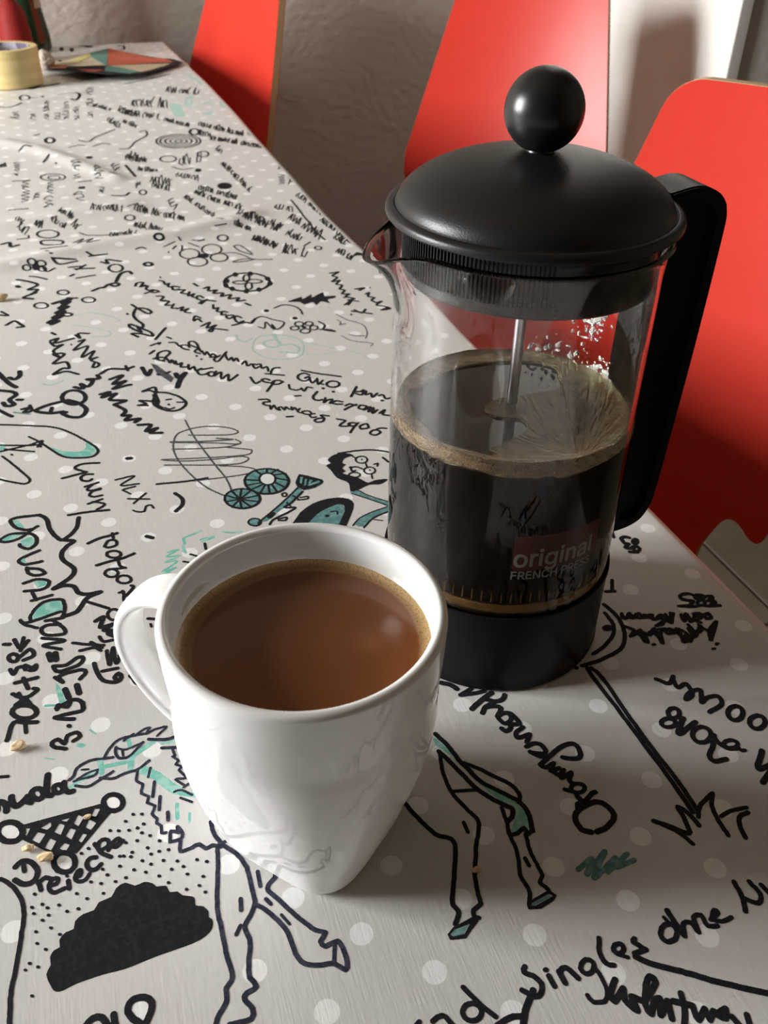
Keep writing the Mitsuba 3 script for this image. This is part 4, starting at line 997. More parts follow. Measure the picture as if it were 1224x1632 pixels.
k 183 2486,2606 2464,2611 2445,2593 2455,2573 2475,2562 2477,2544 2455,2533 2405,2544
k 166 2544,2568 2539,2563 2532,2559 2525,2557 2519,2558 2514,2561 2512,2566 2512,2571 2515,2577 2520,2583 2526,2586 2533,2588 2539,2587 2544,2584 2547,2580 2546,2574 2544,2568
k 164 2536,2524 2530,2519 2523,2515 2515,2514 2508,2515 2502,2518 2499,2523 2499,2529 2502,2536 2507,2541 2514,2545 2522,2546 2529,2545 2535,2542 2538,2537 2539,2531 2536,2524
k 183 2573,2563 2596,2558 2593,2542 2567,2537 2587,2521 2579,2504 2554,2504 2592,2487
k 178 2114,2577 2124,2551 2155,2575 2159,2540 2197,2561 2201,2526 2240,2535 2243,2501 2289,2519 2305,2491 2308,2457 2338,2515
k 158 2227,2462 2279,2478 2301,2459
k 196 2380,2489 2369,2448 2405,2487 2404,2436 2444,2468 2452,2443 2506,2459 2501,2427 2476,2429
k 189 2097,2493 2113,2466 2080,2439 2123,2442 2122,2388 2142,2446 2165,2417 2208,2446 2191,2355 2224,2419 2264,2417 2273,2392 2305,2403 2291,2333 2321,2365 2318,2324 2361,2374 2356,2343 2420,2398
k 211 2436,2349 2502,2393 2412,2303
kF 0 2159,2355 2153,2351 2143,2352 2137,2357 2136,2363 2143,2366 2152,2366 2159,2361
kF 0 2435,2269 2428,2265 2419,2266 2412,2271 2412,2276 2419,2280 2429,2280 2435,2275
kF 0 2401,2247 2394,2243 2385,2244 2378,2248 2378,2254 2385,2258 2394,2257 2401,2253
#handwriting|sum of plus 39 euros written upwards at the left edge
k 197 -597,3267 -574,3261
k 196 -554,3284 -529,3218 -496,3259
k 178 -514,3286 -529,3201
k 192 -540,3161 -542,3152 -546,3146 -552,3142 -560,3143 -567,3147 -573,3155 -577,3164 -579,3174 -577,3183 -573,3190 -566,3193 -559,3193 -552,3188 -545,3181 -541,3171 -540,3161
k 193 -543,3155 -490,3200 -475,3155 -518,3139
k 189 -573,3098 -561,3065 -544,3099 -519,3098 -513,3076
k 190 -512,3107 -487,3080 -468,3093 -472,3065 -494,3067
k 201 -555,3011 -467,3015
k 197 -521,3028 -503,2961
k 194 -566,2950 -542,2923 -508,2912 -467,2940 -482,2954
k 193 -555,2883 -517,2902 -494,2854
k 177 -541,2946 -524,2886
#handwriting|letters and equals sign written upwards next to the word Brunch
k 190 -417,3367 -342,3364
k 184 -390,3367 -346,3300 -341,3255 -415,3269 -440,3309 -419,3335 -358,3325
k 181 -435,3255 -344,3209 -434,3207 -363,3158
k 272 -414,3145 -406,3102
k 272 -387,3141 -385,3095
k 188 -398,3060 -387,3027 -349,3014
k 192 -398,3062 -346,3052 -292,3084 -273,3068 -295,3036 -374,3018
k 189 -395,2991 -365,2953 -376,2994 -285,3003 -270,2978 -295,2948
k 254 -358,2908 -346,2854
k 256 -310,2916 -304,2867
k 193 -398,2812 -328,2837 -298,2812 -295,2778
#cloud_outline_drawing|jagged speech cloud outline right of the word Brunch
k 242 -413,4225 -380,4177 -365,4072 -330,3984 -301,3961 -256,3939 -289,3909 -318,3865 -318,3800 -271,3714 -282,3661 -320,3624 -373,3587 -329,3597 -280,3575 -262,3521 -221,3496 -163,3495 -223,3473 -254,3425 -278,3388 -314,3377 -341,3375
k 226 -219,4139 -233,4057 -268,3998 -304,3969
#handwriting|word Brunch in outlined letters filled with teal
k 203 -617,4060 -564,4095 -495,4086 -450,4058 -433,4010 -442,3966 -476,3943 -513,3975 -516,3994
k 183 -617,4054 -572,4035 -511,4050 -456,4102 -425,4127
k 210 -413,4225 -492,4235 -539,4236 -558,4218 -551,4189 -532,4148 -487,4112 -456,4109
k 193 -425,3913 -478,3891 -523,3860 -502,3821 -450,3817 -417,3819
k 189 -488,3791 -482,3745 -446,3715 -406,3720 -430,3760 -477,3781
k 185 -505,3673 -447,3684 -398,3662 -392,3624 -429,3600 -503,3612
k 181 -474,3530 -382,3543
k 179 -468,3589 -453,3531
k 179 -481,3388 -477,3431 -433,3496 -383,3508 -338,3493 -329,3439 -337,3385
k 171 -519,3395 -492,3381 -350,3411
k 171 -525,3408 -512,3376 -456,3331
tF 0 -478,3387 -470,3429 -430,3483 -377,3495 -343,3478 -342,3420 -409,3397
tF 0 -547,4224 -516,4207 -487,4126 -525,4152
tF 0 -512,4023 -458,4046 -437,3998 -461,3958 -505,3980
tF 0 -609,4082 -549,4090 -503,4075 -564,4040 -609,4044
tF 0 -500,3885 -487,3829 -516,3851
tF 0 -462,3671 -405,3664 -399,3626 -443,3616
tF 0 -393,2962 -373,2918 -359,2831 -384,2830 -393,2906
#handwriting|word Breakfast running down towards the mug handle
k 185 -190,3897 -126,3924 -78,3929 -42,3939
k 164 -65,3946 -64,3904
k 161 -114,3845 -90,3888 -56,3881 -55,3839 -96,3830 -113,3848
k 158 -42,3755 -45,3745 -53,3738 -65,3736 -78,3738 -90,3744 -100,3754 -107,3765 -108,3777 -105,3787 -97,3794 -85,3796 -72,3794 -60,3788 -49,3778 -43,3767 -42,3755
k 176 -164,3704 -99,3715 -38,3721 22,3741
k 154 -61,3716 -55,3662 -31,3641
k 152 -70,3610 -74,3599 -81,3592 -92,3589 -103,3590 -115,3596 -124,3606 -130,3618 -131,3630 -127,3641 -120,3649 -109,3652 -98,3651 -86,3644 -77,3635 -71,3623 -70,3610
k 153 -105,3653 -61,3645 -31,3641
k 150 -16,3543 -19,3532 -28,3525 -39,3522 -51,3524 -63,3530 -73,3540 -79,3552 -80,3564 -76,3575 -69,3582 -57,3585 -45,3583 -33,3577 -23,3567 -17,3555 -16,3543
k 166 -64,3468 -54,3429 -12,3481 -21,3496
k 146 -80,3461 -61,3461 -65,3398
#handwriting|crowded words left of the mug handle
k 157 -92,3304 -96,3290 -103,3280 -113,3275 -123,3276 -133,3282 -141,3293 -146,3307 -147,3322 -143,3336 -136,3346 -127,3352 -116,3351 -106,3345 -98,3334 -93,3319 -92,3304
k 177 -225,3439 -139,3365
k 220 -202,3296 -165,3312 -185,3247 -129,3250 -173,3221 -120,3204 -155,3194 -131,3165
k 165 -309,3182 -247,3151 -182,3124
k 164 -283,3122 -223,3122 -198,3094
k 164 -233,3162 -190,3111
k 166 -194,3185 -180,3149 -126,3147
k 202 -231,3024 -223,2963 -202,2908 -152,2882 -128,2902 -138,2930 -156,2912 -145,2887
k 174 -203,2966 -138,2964
k 175 -172,3085 -168,2993 -144,3096 -141,2994 -107,3063 -123,3038 -103,3042
k 230 -89,2899 -66,2844 -34,2814
k 173 27,3237 54,3225
k 120 32,3197 34,3179
#bow_drawing|large ink bow with a teal shaded loop at the left edge
k 163 -612,5272 -423,5198 -298,5138 -203,5040 -113,4898 -64,4790 -100,4730 -178,4737 -263,4782 -344,4917 -369,4961
tF 0 -344,4926 -259,4844 -173,4807 -132,4830 -122,4901 -82,4833 -74,4775 -117,4735 -195,4743 -270,4803
k 152 -613,5021 -430,4963 -369,4961
k 152 -614,4945 -412,4975
k 149 -579,4965 -420,4886
k 153 -441,5068 -385,4985 -379,4928
k 154 -421,4978 -367,4998 -396,4933
tF 0 -604,5037 -570,4989 -605,4946
k 151 -592,4888 -538,4783 -481,4663 -450,4587 -476,4554 -541,4592 -615,4648
kF 0 -533,4887 -535,4880 -541,4879 -546,4884 -549,4892 -546,4899 -541,4900 -535,4895
#cone_drawing|thick outlined ice cream cone lying on its side
k 304 -216,5456 -322,5430 -392,5379 -308,5322 -233,5319
k 248 -295,5390 -307,5332
k 288 -85,5462 -89,5438 -98,5418 -110,5402 -126,5392 -144,5388 -162,5390 -180,5399 -196,5414 -210,5434 -220,5457 -226,5482 -227,5508 -223,5532 -215,5553 -202,5569 -186,5580 -168,5585 -150,5582 -131,5573 -114,5557 -101,5537 -91,5513 -85,5488 -85,5462
k 300 -124,5389 -92,5305 -126,5223 -191,5234 -239,5300 -215,5303
k 425 -196,5455 -142,5405
#handwriting|word Lunch running up from the cloud outline
k 177 -280,4548 -216,4557 -148,4573
k 180 -72,4647 -144,4664 -193,4655 -205,4628 -179,4599 -147,4572
k 175 -115,4537 -150,4548 -180,4529 -174,4489 -142,4474 -123,4489
k 161 -167,4422 -128,4434 -93,4444
k 159 -124,4432 -156,4394 -137,4375 -86,4380
k 157 -87,4372 -133,4363 -149,4329 -125,4309 -84,4311
k 155 -163,4251 -129,4260 -87,4274
k 154 -137,4263 -102,4244 -77,4220 -94,4200 -121,4185
k 173 -269,4178 -169,4175 -61,4159
#handwriting|thin letters S X I N right of the word Lunch
k 127 0,4441 104,4449 23,4377 120,4362
k 124 27,4327 63,4276
k 127 36,4332 96,4342
k 123 46,4234 154,4196
k 122 145,4257 69,4181
k 120 167,4103 155,4138 129,4131 116,4090 83,4093 61,4115
#ink_marks|small ink marks inside white polka dots left of the mug
k 221 296,4208 324,4144 315,4086 274,4038
k 295 89,4646 106,4642
k 246 100,3864 124,3842
#handwriting|crowded black words beside the spotted fish
k 281 10,5476 70,5490 15,5431 106,5456 60,5384 154,5343 82,5313 99,5286 139,5210 114,5157 161,5142 126,5092 211,5085 179,5051
k 266 193,5011 266,4988 229,4921 297,4938 253,4894 316,4874
k 271 87,5667 172,5699 100,5593 183,5613 94,5527 176,5547 208,5548
#fish_drawing|small spotted fish with a forked tail
k 196 274,5437 353,5468 359,5398 416,5369 485,5292 515,5196 469,5126 400,5127 333,5201 319,5280 347,5380 314,5435 273,5430
k 339 339,5361 345,5272 331,5229 354,5180
k 184 319,5280 239,5316 272,5263 222,5257 279,5239
k 158 402,5275 432,5276
k 157 464,5223 512,5208
k 154 378,5176 403,5147 434,5158
kF 0 416,5206 412,5199 406,5197 400,5202 399,5212 403,5220 409,5221 415,5216
#handwriting|name with a grey smear and arrow above the fish
k 250 35,5766 101,5817 202,5785 256,5804
k 217 207,5832 214,5757
k 301 -142,5625 -90,5590 -100,5657 -59,5609 -23,5678 -56,5712 19,5700 13,5749
k 307 310,5775 331,5648 363,5722
k 215 398,5644 407,5632
k 217 455,5640 478,5657
k 371 514,5614 525,5552 576,5607 531,5526 495,5423
gF 0 374,5817 411,5780 495,5561 465,5501 395,5664
#handwriting|large black letters above the bow at the left edge
k 331 -475,5962 -477,5892 -512,5856 -541,5889
k 358 -610,5981 -552,5823 -504,5739
k 313 -610,5728 -525,5679 -506,5629 -545,5576 -518,5503 -565,5497 -583,5545
k 273 -612,5460 -548,5368 -534,5353
k 285 -498,5561 -470,5552
k 220 -473,5426 -426,5432 -464,5382 -417,5388 -425,5463
u 137 -520,5400 -428,5350
v 178 -334,5731 -281,5702 -209,5737
#whisk_drawing|thin grey pen whisk of many loops
g 110 475,4981 496,4759 552,4450 589,4268 595,4120
g 106 469,4796 608,4752 718,4726 757,4752 698,4820 572,4870 455,4858 392,4811 357,4673 366,4527 405,4377 472,4207 555,4093
g 117 350,4753 524,4703 706,4667 619,4710
g 103 354,4745 609,4657 713,4611 748,4618 724,4663
g 102 351,4666 510,4624 654,4596 740,4606
g 98 653,4593 771,4531 790,4507 750,4475 580,4502 405,4541 274,4571 401,4516 576,4482 712,4469 754,4429 696,4395 564,4420 283,4510
g 95 580,4406 689,4362 761,4313 754,4286 671,4275 487,4289 367,4306 215,4331
k 152 214,4328 367,4306 489,4303
#snail_ring_drawing|two teal rings with dark segments at the end of the whisk
uF 0 724,4015 716,3993 703,3975 685,3962 663,3954 640,3953 617,3957 595,3967 575,3983 560,4002 549,4025 545,4049 546,4072 554,4094 567,4113 585,4127 606,4135 630,4137 654,4132 677,4122 697,4106 712,4085 722,4062 726,4038
uF 0 914,4129 903,4100 884,4076 860,4057 832,4047 802,4044 772,4050 743,4063 719,4083 700,4109 687,4139 682,4172 684,4204 695,4234 713,4259 737,4279 765,4291 796,4294 828,4288 857,4274 882,4253 902,4226 914,4194 918,4162
wF 0 847,4176 840,4158 828,4145 813,4138 797,4139 784,4148 774,4162 769,4181 770,4201 778,4219 790,4232 805,4239 821,4238 834,4229 844,4215 849,4196
k 157 726,4014 718,3992 704,3973 685,3960 664,3952 640,3950 616,3954 594,3965 574,3981 558,4001 548,4024 543,4048 545,4073 552,4095 566,4115 584,4129 606,4138 630,4140 655,4135 678,4124 698,4108 714,4087 724,4063 728,4038 726,4014
k 164 916,4129 904,4099 885,4074 861,4055 832,4044 802,4041 771,4047 742,4060 717,4081 698,4108 685,4138 680,4171 683,4204 693,4235 712,4261 736,4281 765,4294 797,4297 829,4292 858,4277 884,4255 904,4227 916,4195 920,4162 916,4129
k 141 852,4174 844,4153 830,4137 813,4129 795,4130 780,4140 769,4157 764,4179 765,4202 774,4224 788,4240 805,4248 823,4247 838,4237 850,4220 854,4198 852,4174
k 136 621,4040 556,4100
k 134 621,4040 548,4041
k 132 621,4040 566,3981
k 132 621,4040 613,3959
k 132 621,4040 663,3954
k 134 621,4040 715,3986
k 136 621,4040 723,4046
k 137 621,4040 696,4103
k 138 621,4040 649,4131
k 137 621,4040 596,4127
k 141 690,4218 763,4186
k 140 683,4163 762,4162
k 139 698,4110 771,4143
k 139 740,4065 782,4131
k 139 788,4044 799,4126
k 140 830,4051 818,4131
k 140 878,4084 837,4146
k 142 914,4138 855,4182
k 143 919,4211 852,4216
k 143 886,4264 839,4237
k 143 829,4292 818,4247
k 143 768,4285 788,4237
#teal_scribble|curly teal scribble behind the rim of the mug
t 152 371,3825 327,3807 276,3790 278,3751 261,3723 268,3667 260,3689
t 135 477,3781 521,3758 570,3753
t 144 357,3750 391,3756 426,3752 362,3731
t 136 183,3699 235,3704 174,3665 235,3651 161,3624 217,3612 139,3554 202,3565 128,3527 170,3531 135,3493
k 140 370,3714 368,3665
k 128 288,3647 314,3624
k 127 246,3600 268,3587
#torch_drawing|dark fan ended torch with a teal handle behind the mug
uF 0 950,4045 963,4016 882,3931 798,3869 716,3803 693,3821 787,3908 876,3988
uF 0 990,4181 1026,4156 1100,4087 1090,4051 1039,4023 975,4018 950,4058 948,4103 970,4148
kH 0 990,4181 1026,4156 1100,4087 1101,4067 1090,4051 1039,4023 975,4018 950,4058 948,4103 970,4148/1007,4061 1015,4051 1080,4067 1079,4084/991,4148 1001,4145 980,4087 973,4095/1010,4122 1018,4120 998,4064 988,4060/1034,4108 1046,4098 1024,4072 1016,4074
t 92 1013,4057 1079,4076
t 73 996,4127 994,4063
t 73 990,4155 980,4093
w 82 990,4051 961,4048
k 129 948,4052 873,3977 785,3897 693,3821 668,3796
k 130 965,4009 881,3926 831,3894 888,3875 839,3844 749,3803 720,3767
k 107 850,4021 872,4027 871,3996 850,3996 850,4021
k 106 937,3956 978,3955 969,3933 918,3938
k 118 775,3801 822,3803 809,3778 775,3789
k 106 903,3986 921,3949
k 104 855,3934 866,3894
uF 0 682,3802 677,3791 668,3783 657,3779 645,3780 634,3787 625,3797 621,3809 621,3822 626,3834 635,3842 647,3846 659,3844 670,3838 679,3828 683,3815
k 117 682,3802 677,3791 668,3783 657,3779 645,3780 634,3787 625,3797 621,3809 621,3822 626,3834 635,3842 647,3846 659,3844 670,3838 679,3828 683,3815 682,3802
k 256 735,3831 762,3857
#oval_face_drawing|teal oval face with a thick black rim behind the mug
kH 0 830,3731 902,3823 944,3855 985,3880 1031,3894 1074,3899 1129,3894 1160,3881 1183,3864 1196,3840 1197,3811 1183,3773 1164,3738 1094,3623/919,3714 957,3752 1001,3791 1034,3809 1064,3818 1110,3833 1131,3823 1140,3805 1132,3772 1123,3751 1063,3655
uF 0 919,3714 1001,3791 1064,3818 1110,3833 1140,3805 1123,3751 1063,3655
kF 0 1042,3743 1036,3736 1026,3735 1018,3741 1017,3751 1023,3758 1033,3758 1041,3752
k 103 1059,3776 1092,3773 1085,3746
#bearded_face_drawing|bearded face with round glasses beside the press
k 140 1266,4325 1371,4320 1450,4306 1516,4273 1577,4228
kF 0 1184,4274 1242,4319 1307,4312 1343,4279 1285,4263 1256,4217 1272,4198 1240,4167 1251,4130 1225,4118 1258,4081 1297,4043 1334,3979 1375,3991 1451,3980 1396,3946 1335,3959 1253,3928 1217,3928 1229,4013 1184,4079 1173,4162 1160,4220 1195,4236
k 107 1406,4207 1399,4194 1388,4185 1375,4181 1362,4182 1350,4189 1342,4200 1339,4214 1341,4228 1347,4241 1358,4250 1371,4254 1385,4253 1396,4246 1405,4235 1408,4221 1406,4207
k 104 1413,4085 1406,4072 1396,4064 1383,4060 1371,4061 1360,4067 1352,4078 1349,4091 1351,4105 1358,4117 1368,4126 1381,4130 1393,4129 1404,4122 1412,4112 1415,4098 1413,4085
k 105 1384,4175 1379,4136
k 107 1324,4292 1346,4243
k 102 1381,4055 1371,4012
k 115 1283,4160 1325,4153 1351,4118
k 132 1291,4164 1284,4119 1306,4119
k 103 1316,4069 1311,4061 1302,4055 1291,4053 1279,4055 1268,4060 1260,4069 1256,4079 1256,4089 1262,4097 1271,4103 1282,4105 1294,4103 1305,4097 1313,4089 1317,4079 1316,4069
kF 0 1382,4218 1379,4214 1374,4213 1371,4216 1371,4221 1374,4225 1378,4226 1381,4223
kF 0 1390,4095 1387,4091 1382,4091 1379,4094 1379,4098 1382,4102 1386,4103 1389,4100
k 155 1499,4201 1514,4147
k 116 1427,4148 1452,4153 1438,4124
uF 0 1219,3933 1257,3921 1299,3851 1393,3753 1383,3724 1291,3829 1218,3908
k 80 1219,3933 1258,3924 1301,3857 1395,3759
k 80 1217,3905 1290,3826 1381,3721
uF 0 1145,3635 1185,3673 1264,3706 1377,3728 1364,3691 1262,3659 1187,3598
k 94 1135,3626 1185,3673 1264,3706 1378,3731
k 93 1181,3589 1262,3657 1363,3688
k 67 1255,3639 1297,3619
#handwriting|lines habe keine nweben in der beside the press
k 153 1628,4508 1592,4524 1567,4513 1582,4478 1539,4454 1514,4481 1539,4511 1569,4512
k 157 1527,4549 1533,4596 1503,4595 1482,4582 1479,4549 1517,4548
k 156 1484,4624 1446,4586 1403,4528
k 158 1476,4619 1451,4638 1423,4636 1428,4603 1461,4596
k 156 1372,4710 1417,4676 1383,4648 1365,4623 1414,4608 1433,4632
k 158 1335,4762 1290,4786 1300,4743 1278,4709 1240,4713 1238,4741 1267,4753 1298,4744
k 148 1256,4775 1227,4776 1228,4816 1259,4816
k 149 1228,4816 1195,4834 1192,4867 1232,4860 1240,4832
k 149 1187,4848 1164,4872 1186,4909
k 149 1162,4893 1159,4928 1135,4905 1141,4944
k 149 1121,4918 1108,4955 1090,4920 1081,4963 1060,4958 1062,4925 1045,4944 1040,4997 1010,4955 1017,5004
k 166 1011,5002 982,5024 988,5055 1025,5051 1018,5087 967,5099
k 173 1082,4832 1120,4824
k 177 1719,4643 1665,4676 1695,4727 1648,4698
k 176 1649,4742 1606,4711 1634,4775 1589,4736 1619,4792 1574,4766
k 165 1567,4768 1599,4807 1564,4830 1543,4796 1572,4774
k 179 1545,4849 1500,4834 1454,4808
k 166 1537,4839 1506,4869 1473,4855
k 166 1460,4880 1421,4892 1402,4913 1434,4934 1469,4910
k 168 1388,4915 1417,4960 1380,4959 1353,4935 1380,4993
k 182 1353,4976 1324,4975 1305,4996 1311,5036 1352,5088
k 157 1334,5148 1306,5168 1273,5121 1265,5168
k 158 1262,5156 1229,5148 1210,5163 1192,5182 1200,5237
k 169 1200,5076 1234,5069
k 175 1173,5285 1153,5316 1117,5317 1097,5278 1136,5266 1169,5286
k 171 1116,5306 1040,5191
k 177 1092,5298 1056,5322 1045,5362 1076,5363 1093,5336
k 176 1030,5340 994,5320 984,5367 981,5416
k 184 1617,5074 1542,4959
k 173 1582,5015 1624,5006 1649,5020 1617,4961 1584,4988
k 171 1661,5000 1641,4953 1680,4962 1673,4909 1720,4949
k 169 1717,4916 1749,4919 1750,4863 1800,4870
kF 0 1731,4844 1725,4837 1715,4836 1708,4842 1707,4851 1713,4858 1723,4859 1730,4853
#handwriting|word OKO with a bar over it
k 181 1334,5409 1425,5333 1561,5244
k 177 1366,5329 1339,5365 1295,5351 1281,5299 1309,5256 1350,5270 1355,5309 1324,5292
k 161 1353,5283 1352,5215 1394,5252
k 160 1402,5267 1385,5183 1430,5229
k 160 1391,5203 1417,5172
k 175 1520,5144 1512,5130 1500,5119 1484,5115 1468,5116 1454,5124 1443,5137 1438,5153 1440,5170 1447,5184 1460,5195 1476,5200 1492,5198 1507,5190 1517,5177 1522,5161 1520,5144
kF 0 1413,5116 1407,5109 1398,5108 1391,5114 1390,5124 1396,5131 1405,5132 1412,5126
kF 0 1463,5052 1458,5045 1448,5044 1441,5050 1441,5060 1446,5067 1456,5068 1463,5062
#teal_turtle_drawing|pale teal turtle outline between lines of writing
v 132 1091,5848 1158,5997 1255,6021 1364,5980 1441,5886 1444,5759 1391,5631 1287,5604 1174,5643 1109,5740 1091,5848
v 213 1293,5858 1287,5844 1278,5831 1267,5822 1253,5816 1239,5814 1224,5817 1211,5823 1199,5833 1190,5846 1184,5861 1182,5877 1184,5892 1189,5907 1198,5920 1210,5929 1223,5935 1238,5937 1252,5935 1266,5928 1278,5918 1287,5905 1293,5890 1295,5874 1293,5858
v 336 1291,6020 1282,5925
v 181 1290,5828 1370,5824 1405,5750 1368,5679 1297,5712 1258,5734
v 79 1476,5811 1589,5724 1658,5650
v 78 1429,5640 1553,5601 1647,5612
v 78 1719,5610 1801,5523 1824,5455
v 160 1028,6102 1024,6006 1069,5964 1123,6003
#flower_drawing|small five petalled flower with a leaf by the turtle
k 126 1490,6069 1484,6058 1475,6050 1463,6047 1451,6048 1440,6054 1432,6064 1428,6076 1429,6088 1434,6100 1444,6108 1455,6111 1468,6110 1479,6104 1487,6094 1491,6082 1490,6069
k 128 1540,6133 1534,6120 1524,6109 1512,6104 1499,6105 1488,6111 1481,6123 1477,6137 1479,6152 1485,6166 1495,6177 1507,6182 1519,6181 1530,6175 1538,6163 1542,6149 1540,6133
k 128 1609,6119 1603,6106 1594,6097 1583,6093 1572,6094 1562,6100 1555,6110 1552,6123 1553,6136 1559,6149 1568,6158 1579,6162 1590,6161 1601,6156 1608,6145 1611,6132 1609,6119
k 126 1625,6039 1619,6025 1609,6015 1598,6010 1587,6010 1577,6016 1570,6027 1567,6041 1569,6056 1575,6070 1585,6080 1596,6085 1607,6085 1617,6079 1624,6068 1627,6054 1625,6039
k 125 1555,6000 1549,5986 1538,5977 1525,5972 1511,5974 1499,5981 1489,5992 1485,6006 1486,6021 1493,6035 1503,6044 1517,6049 1531,6048 1543,6041 1553,6029 1557,6015 1555,6000
kF 0 1548,6074 1539,6062 1525,6061 1514,6070 1513,6085 1521,6097 1535,6098 1546,6089
k 166 1662,6142 1687,6065 1658,5995 1727,5940 1701,5981 1632,6003
#ink_marks|two dots and a curved stroke under the fir tree
kF 0 1352,6444 1342,6428 1327,6425 1314,6437 1313,6456 1322,6472 1338,6475 1350,6463
kF 0 1526,6247 1516,6232 1500,6229 1488,6240 1487,6259 1497,6274 1513,6277 1525,6265
k 150 1403,6484 1481,6522 1557,6474 1585,6391 1580,6308
#fir_tree_drawing|solid black fir tree lying on its side
kF 0 1540,6579 1659,6632 1651,6583 1747,6657 1735,6596 1843,6672 1839,6589 1918,6578 1906,6538 1841,6524 1839,6449 1784,6504 1728,6446 1717,6512 1640,6485 1624,6540 1551,6563
#bag_drawing|small outlined bag at the end of a written line
k 127 1178,6292 1268,6358 1343,6275 1409,6197 1333,6096 1314,6192 1307,6104 1280,6249 1247,6145 1209,6184
#handwriting|slanted word right of the fir tree with a capital A below it
k 207 2017,7054 2094,7059 2021,6995 2049,6944 1983,6867 2049,6874 1997,6807 2037,6767 1995,6699 2026,6663 1985,6596 2041,6579 1998,6540 2049,6473 1995,6464 2062,6418
k 184 1939,6381 2023,6456 1966,6372
k 186 1977,6521 1997,6520
k 191 1958,6251 2087,6158
k 192 1983,6268 2020,6196 2069,6254
kF 0 1943,6189 1937,6179 1930,6176 1925,6183 1925,6194 1931,6204 1939,6207 1944,6200
#handwriting|word please next to the press spout
k 199 2164,6541 2200,6557 2167,6488 2206,6450 2171,6410 2193,6352 2238,6364 2177,6307 2225,6267 2255,6209 2183,6206 2254,6234
k 225 2119,6661 2194,6665 2140,6628
kF 0 2244,6650 2239,6642 2233,6640 2229,6645 2230,6654 2235,6662 2241,6664 2244,6659
#faint_pen_drawing|faint thin pen drawing left of the press
g 85 1829,6231 1875,6110 1932,6046 1965,5967 1946,5838 1907,5763
g 85 1804,6133 1817,6082 1796,6042 1846,6050
g 96 1815,5857 1860,5821 1911,5805
g 67 1753,5854 1801,5753 1893,5692 1929,5659 1899,5626
#handwriting|word Traumfaenger written upside down
k 164 1201,5376 1088,5437
k 167 1202,5495 1156,5495 1118,5422
k 168 1116,5465 1120,5535 1084,5518 1087,5586 1060,5583 1039,5601 1036,5533 1069,5551
k 170 1026,5605 996,5586 1000,5661 966,5624
k 172 953,5670 948,5724 921,5685 920,5745 893,5709 884,5757 889,5815
k 171 902,5842 817,5712 797,5754 849,5798
k 172 821,5800 803,5842 780,5789 814,5793
k 173 780,5819 771,5883 750,5840 742,5904
k 174 736,5888 716,5943 691,5908 719,5868
k 180 731,5907 722,6054 688,6084 672,6038 722,5960
k 178 655,5950 619,5986 615,6040 659,6026 667,5989
k 179 600,6029 584,6097 541,6110
kF 0 701,5835 696,5827 690,5825 684,5831 683,5840 688,5849 694,5851 700,5845
kF 0 723,5777 719,5769 712,5767 707,5773 706,5783 710,5791 716,5793 722,5787
k 181 541,6206 567,6172
k 179 409,6098 451,6120 482,6129 468,6102
k 221 555,6367 457,6194
#handwriting|word Wohnung written upside down
k 179 907,5477 834,5411 847,5502 792,5452 806,5548 753,5509 778,5571
k 182 762,5534 758,5522 752,5514 743,5509 735,5509 727,5514 722,5523 719,5535 719,5547 723,5559 730,5568 738,5573 747,5573 754,5568 760,5559 763,5547 762,5534
k 184 730,5572 699,5548 663,5560 661,5622 702,5626 763,5630
k 186 690,5642 649,5621 647,5684 610,5650 616,5723
k 187 598,5694 562,5705 578,5764 544,5746 540,5805
k 187 529,5762 518,5827 500,5788 490,5850 464,5844
k 190 467,5822 423,5871 452,5892 488,5863
k 193 483,5882 525,5942 503,5985 449,5965 427,5900 402,5884
k 194 385,5967 424,6010
#handwriting|lines Man muss das Leben tanzen in slanted ink
k 190 980,6195 891,6246 867,6203 846,6226 916,6306 842,6278 880,6368 809,6322
k 192 825,6399 805,6461 772,6430 795,6514 829,6468
k 198 773,6585 734,6618 770,6669 710,6647 737,6712 689,6690
k 200 685,6706 650,6717 678,6790
k 204 648,6777 611,6788 650,6851 608,6864
k 207 625,6877 590,6888 622,6955 571,6982
k 210 597,7084 549,7118 555,7057 602,7062
k 209 560,7095 489,7058
k 215 535,7102 509,7150 533,7203 502,7208
k 217 513,7229 472,7202 506,7288 453,7288 437,7228
k 205 993,6749 920,6791 866,6747
k 203 937,6804 880,6728
k 209 892,6799 864,6846 889,6896 918,6845
k 210 868,6860 836,6893 860,6944 810,6916 831,6992
k 212 811,6955 764,6993 804,7040 752,7056
k 215 762,7072 717,7066 721,7145 771,7110
k 216 714,7127 685,7152 703,7212 670,7197 666,7264 637,7294
kF 0 661,7357 657,7346 650,7344 645,7350 644,7362 648,7373 655,7376 660,7369
k 212 1030,6267 1135,6289 1171,6261 1218,6333
k 194 1127,6319 1082,6305 1069,6379 1096,6424 1121,6381
k 195 1080,6429 1030,6391 1020,6447 1072,6449
k 198 1022,6479 990,6475 1011,6540 1042,6512
k 201 996,6537 969,6553 992,6619 955,6608 964,6683
#rosette_drawing|round spiked rosette with four inner petals
k 249 1491,7003 1473,6956 1445,6917 1408,6887 1365,6869 1319,6863 1273,6871 1229,6891 1191,6922 1161,6962 1141,7010 1133,7061 1136,7112 1152,7160 1179,7201 1216,7233 1260,7254 1307,7260 1356,7253 1401,7232 1440,7198 1470,7156 1490,7107 1496,7055 1491,7003
kF 0 1277,7240 1264,7208 1245,7199 1232,7218 1233,7254 1246,7286 1265,7295 1278,7276
kF 0 1400,7224 1386,7193 1367,7184 1354,7202 1355,7238 1369,7270 1388,7280 1401,7260
kF 0 1512,7075 1497,7044 1479,7035 1466,7054 1467,7088 1482,7120 1501,7128 1513,7110
kF 0 1507,6970 1492,6940 1474,6932 1461,6950 1463,6984 1477,7014 1495,7023 1508,7005
